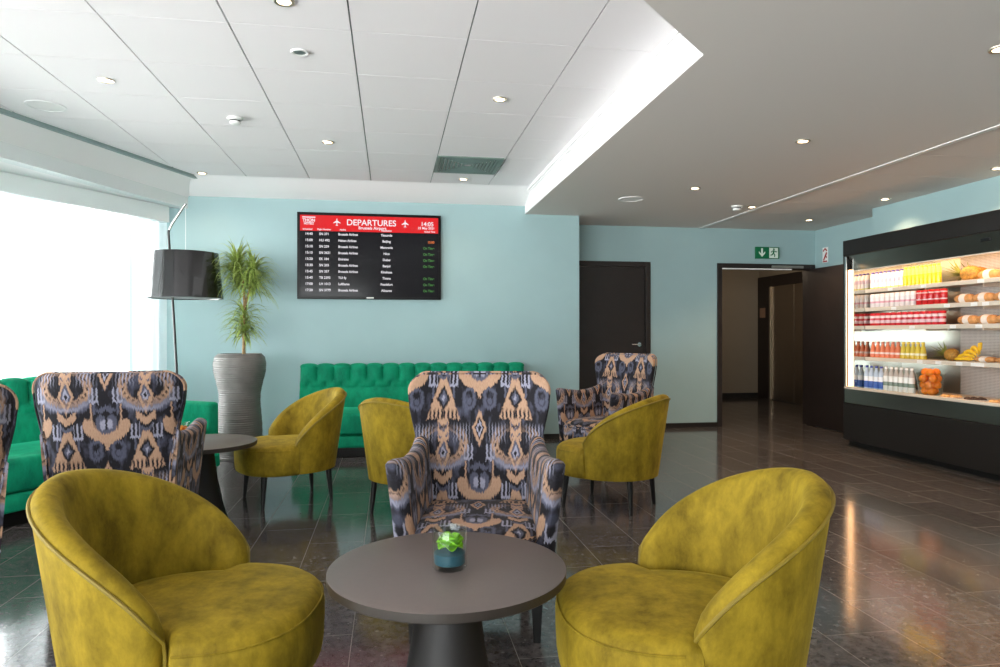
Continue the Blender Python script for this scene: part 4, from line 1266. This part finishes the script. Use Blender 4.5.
downlight(-.523, 4.106, H1, 'unlit round fitting in the tile ceiling between two downlights', 0, False)
downlight(2.93, 4.514, H2, 'largest looking downlight in the plaster ceiling on the right', WL)
downlight(2.858, 6.129, H2, 'downlight in the plaster ceiling beside the round speaker', WL*.6)
downlight(3.956-.06, 6.939, H2, 'downlight close to the smoke detector on the right', WL*.8)
downlight(5.03, 7.626, H2, 'downlight in the tile strip near the exit sign corner', WL)
downlight(5.023, 6.32, H2, 'downlight in the tile strip just above the display fridge', WL*.35)
for i, (x, y) in enumerate(((5.02, 5.0), (5.02, 3.4), (2.93, 2.9), (2.93, 1.2))):  # extra downlights out of view, added to light the right side
    downlight(x, y, H2, 'unseen downlight added to light the right side of the lounge', WL, True, 'unseen downlights added for light')
def detector(x, y, z, label, s=1.):
    t = thing('smoke_detector', label, 'smoke detector', (x, y, z), 0, 'smoke detectors')
    bm = BM(); lathe(bm, [(0, 0), (.055*s, 0), (.055*s, -.014), (.048*s, -.018), (0, -.018)], 28, cap0=False, cap1=False); obj('base', bm, WHITEP, t)
    bm = BM(); lathe(bm, [(.036*s, -.018), (.036*s, -.028), (.042*s, -.032), (.040*s, -.044), (.025*s, -.052), (0, -.053)], 28, cap0=False, cap1=False); obj('sensor_head', bm, WHITEP, t)
    bm = BM(); lathe(bm, [(.0375*s, -.019), (.0375*s, -.027)], 28, cap0=False, cap1=False); obj('sensor_slot', bm, BLACK, t)
detector(-1.17, 5.438, H1, 'white smoke detector on the tile ceiling above the plant', 1.0)
detector(3.71, 6.919, H2, 'white smoke detector on the plaster ceiling on the right', 1.1)
def speaker(x, y, z, r, label):
    t = thing('ceiling_speaker', label, 'speaker', (x, y, z), 0, 'round ceiling speakers')
    bm = BM(); lathe(bm, [(r*.86, .0), (r*.88, -.006), (r, -.005), (r, .001)], 40, cap0=False, cap1=False); obj('rim', bm, WHITE, t)
    bm = BM(); lathe(bm, [(0, -.005), (r*.5, -.0045), (r*.87, -.002)], 40, cap0=False, cap1=False); obj('grille', bm, mat('speaker_grille', (232, 232, 231), .7, bump=.5, bscale=700), t)
speaker(-2.451, 5.366, H1, .13, 'round white speaker in the tile ceiling near the window')
speaker(2.44, 6.732, H2, .13, 'round white speaker in the plaster ceiling on the right')
VG = mat('vent_grey_green', (104, 124, 116), .45, metal=.2)
VGD = mat('vent_dark', (48, 52, 50), .6)
ve = thing('air_vent', 'square grey-green louvred air vent in the tile ceiling', 'vent', (.735, 6.595, H1))
bm = BM(); hw = .31
for s0, s1_ in ((hw, .27),):
    for sx in (-1, 1):
        box(bm, min(sx*s0, sx*s1_), max(sx*s0, sx*s1_), -hw, hw, -.012, .004); box(bm, -.27, .27, min(sx*s0, sx*s1_), max(sx*s0, sx*s1_), -.012, .004)
obj('frame', bm, VG, ve, False)
bm = BM(); box(bm, -.27, .27, -.27, .27, .002, .006); obj('backing', bm, VGD, ve, False)
for sx in (-1, 1):          # slats in two mirrored wings and two end wings
    for k in range(7):
        xx = sx*(.255-.034*k); yy = .255-.034*k
        bm = BM(); w_ = .009
        vs = [(xx-w_, -yy, -.010), (xx+w_, -yy, -.010), (xx+w_, yy, -.010), (xx-w_, yy, -.010), (xx-w_-sx*.012, -yy, .002), (xx+w_-sx*.012, -yy, .002), (xx+w_-sx*.012, yy, .002), (xx-w_-sx*.012, yy, .002)]
        V = [bm.verts.new(v) for v in vs]
        for f in ((0, 1, 2, 3), (7, 6, 5, 4), (0, 4, 5, 1), (1, 5, 6, 2), (2, 6, 7, 3), (3, 7, 4, 0)): bm.faces.new([V[i] for i in f])
        obj('slat', bm, VG, ve, False)
for sy in (-1, 1):
    bm = BM(); V = [bm.verts.new(v) for v in ((-.26, sy*.27, -.008), (.26, sy*.27, -.008), (.03, sy*.03, -.004), (-.03, sy*.03, -.004))]; bm.faces.new(V); obj('end_plate', bm, VG, ve, False)

# ------------------------------------------------------------------ light
wld = bpy.data.worlds.new('daylight'); SC.world = wld; wld.use_nodes = True
bg = wld.node_tree.nodes['Background']; bg.inputs[1].default_value = 4.6
wt_ = wld.node_tree; wg = wt_.nodes.new('ShaderNodeTexCoord'); wsx = wt_.nodes.new('ShaderNodeSeparateXYZ'); wr = wt_.nodes.new('ShaderNodeValToRGB')
wt_.links.new(wg.outputs['Generated'], wsx.inputs[0])
wm = wt_.nodes.new('ShaderNodeMath'); wm.operation = 'MULTIPLY_ADD'; wm.inputs[1].default_value = .5; wm.inputs[2].default_value = .5
wt_.links.new(wsx.outputs[2], wm.inputs[0]); wt_.links.new(wm.outputs[0], wr.inputs[0]); wt_.links.new(wr.outputs[0], bg.inputs[0])
we = wr.color_ramp.elements      # added glow below the horizon brightens the ceiling, white overcast sky above
we[0].position = .46; we[0].color = (1.62, 1.58, 1.55, 1); we[1].position = .54; we[1].color = (.90, .90, .91, 1)
for a, b_ in zip(MULL, MULL[1:]):               # light portals in the window openings (sampling aid for the sky)
    ld = bpy.data.lights.new('window_portal', 'AREA'); ld.shape = 'RECTANGLE'; ld.size = b_-a; ld.size_y = HEAD-SILL
    ld.cycles.is_portal = True
    o = bpy.data.objects.new('window_portal', ld); COL.objects.link(o)
    c = wp((a+b_)/2, .16); o.location = (c[0], c[1], (SILL+HEAD)/2)
    d = Vector((-WN.x, -WN.y, 0)); o.rotation_euler = d.to_track_quat('-Z', 'Z').to_euler()
for a, b_ in zip(FW, FW[1:]):
    ld = bpy.data.lights.new('window_portal', 'AREA'); ld.shape = 'RECTANGLE'; ld.size = b_-a; ld.size_y = 2.2; ld.cycles.is_portal = True
    o = bpy.data.objects.new('window_portal', ld); COL.objects.link(o); o.location = ((a+b_)/2, -3.13, 1.4); o.rotation_euler = (PI/2, 0, 0)
    o.rotation_euler = Vector((0, 1, 0)).to_track_quat('-Z', 'Z').to_euler()
# hallway lamp
ld = bpy.data.lights.new('hall_lamp', 'POINT'); ld.energy = 10; ld.color = (1, .78, .55); ld.shadow_soft_size = .1
o = bpy.data.objects.new('hall_lamp', ld); COL.objects.link(o); o.location = (5.4, 10.2, 2.35)

# ------------------------------------------------------------------ camera
cam = bpy.data.cameras.new('camera'); cam.sensor_width = 36; cam.lens = 36*683/1000; cam.clip_start = .02; cam.shift_y = .0005
co = bpy.data.objects.new('camera', cam); COL.objects.link(co)
co.location = (0, 0, 1.22); co.rotation_euler = (PI/2, 0, -math.atan(109/683))
SC.camera = co
vs_ = SC.view_settings; vs_.view_transform = 'Standard'; vs_.look = 'None'; vs_.gamma = 1; vs_.use_curve_mapping = False
vs_.exposure = 1.55
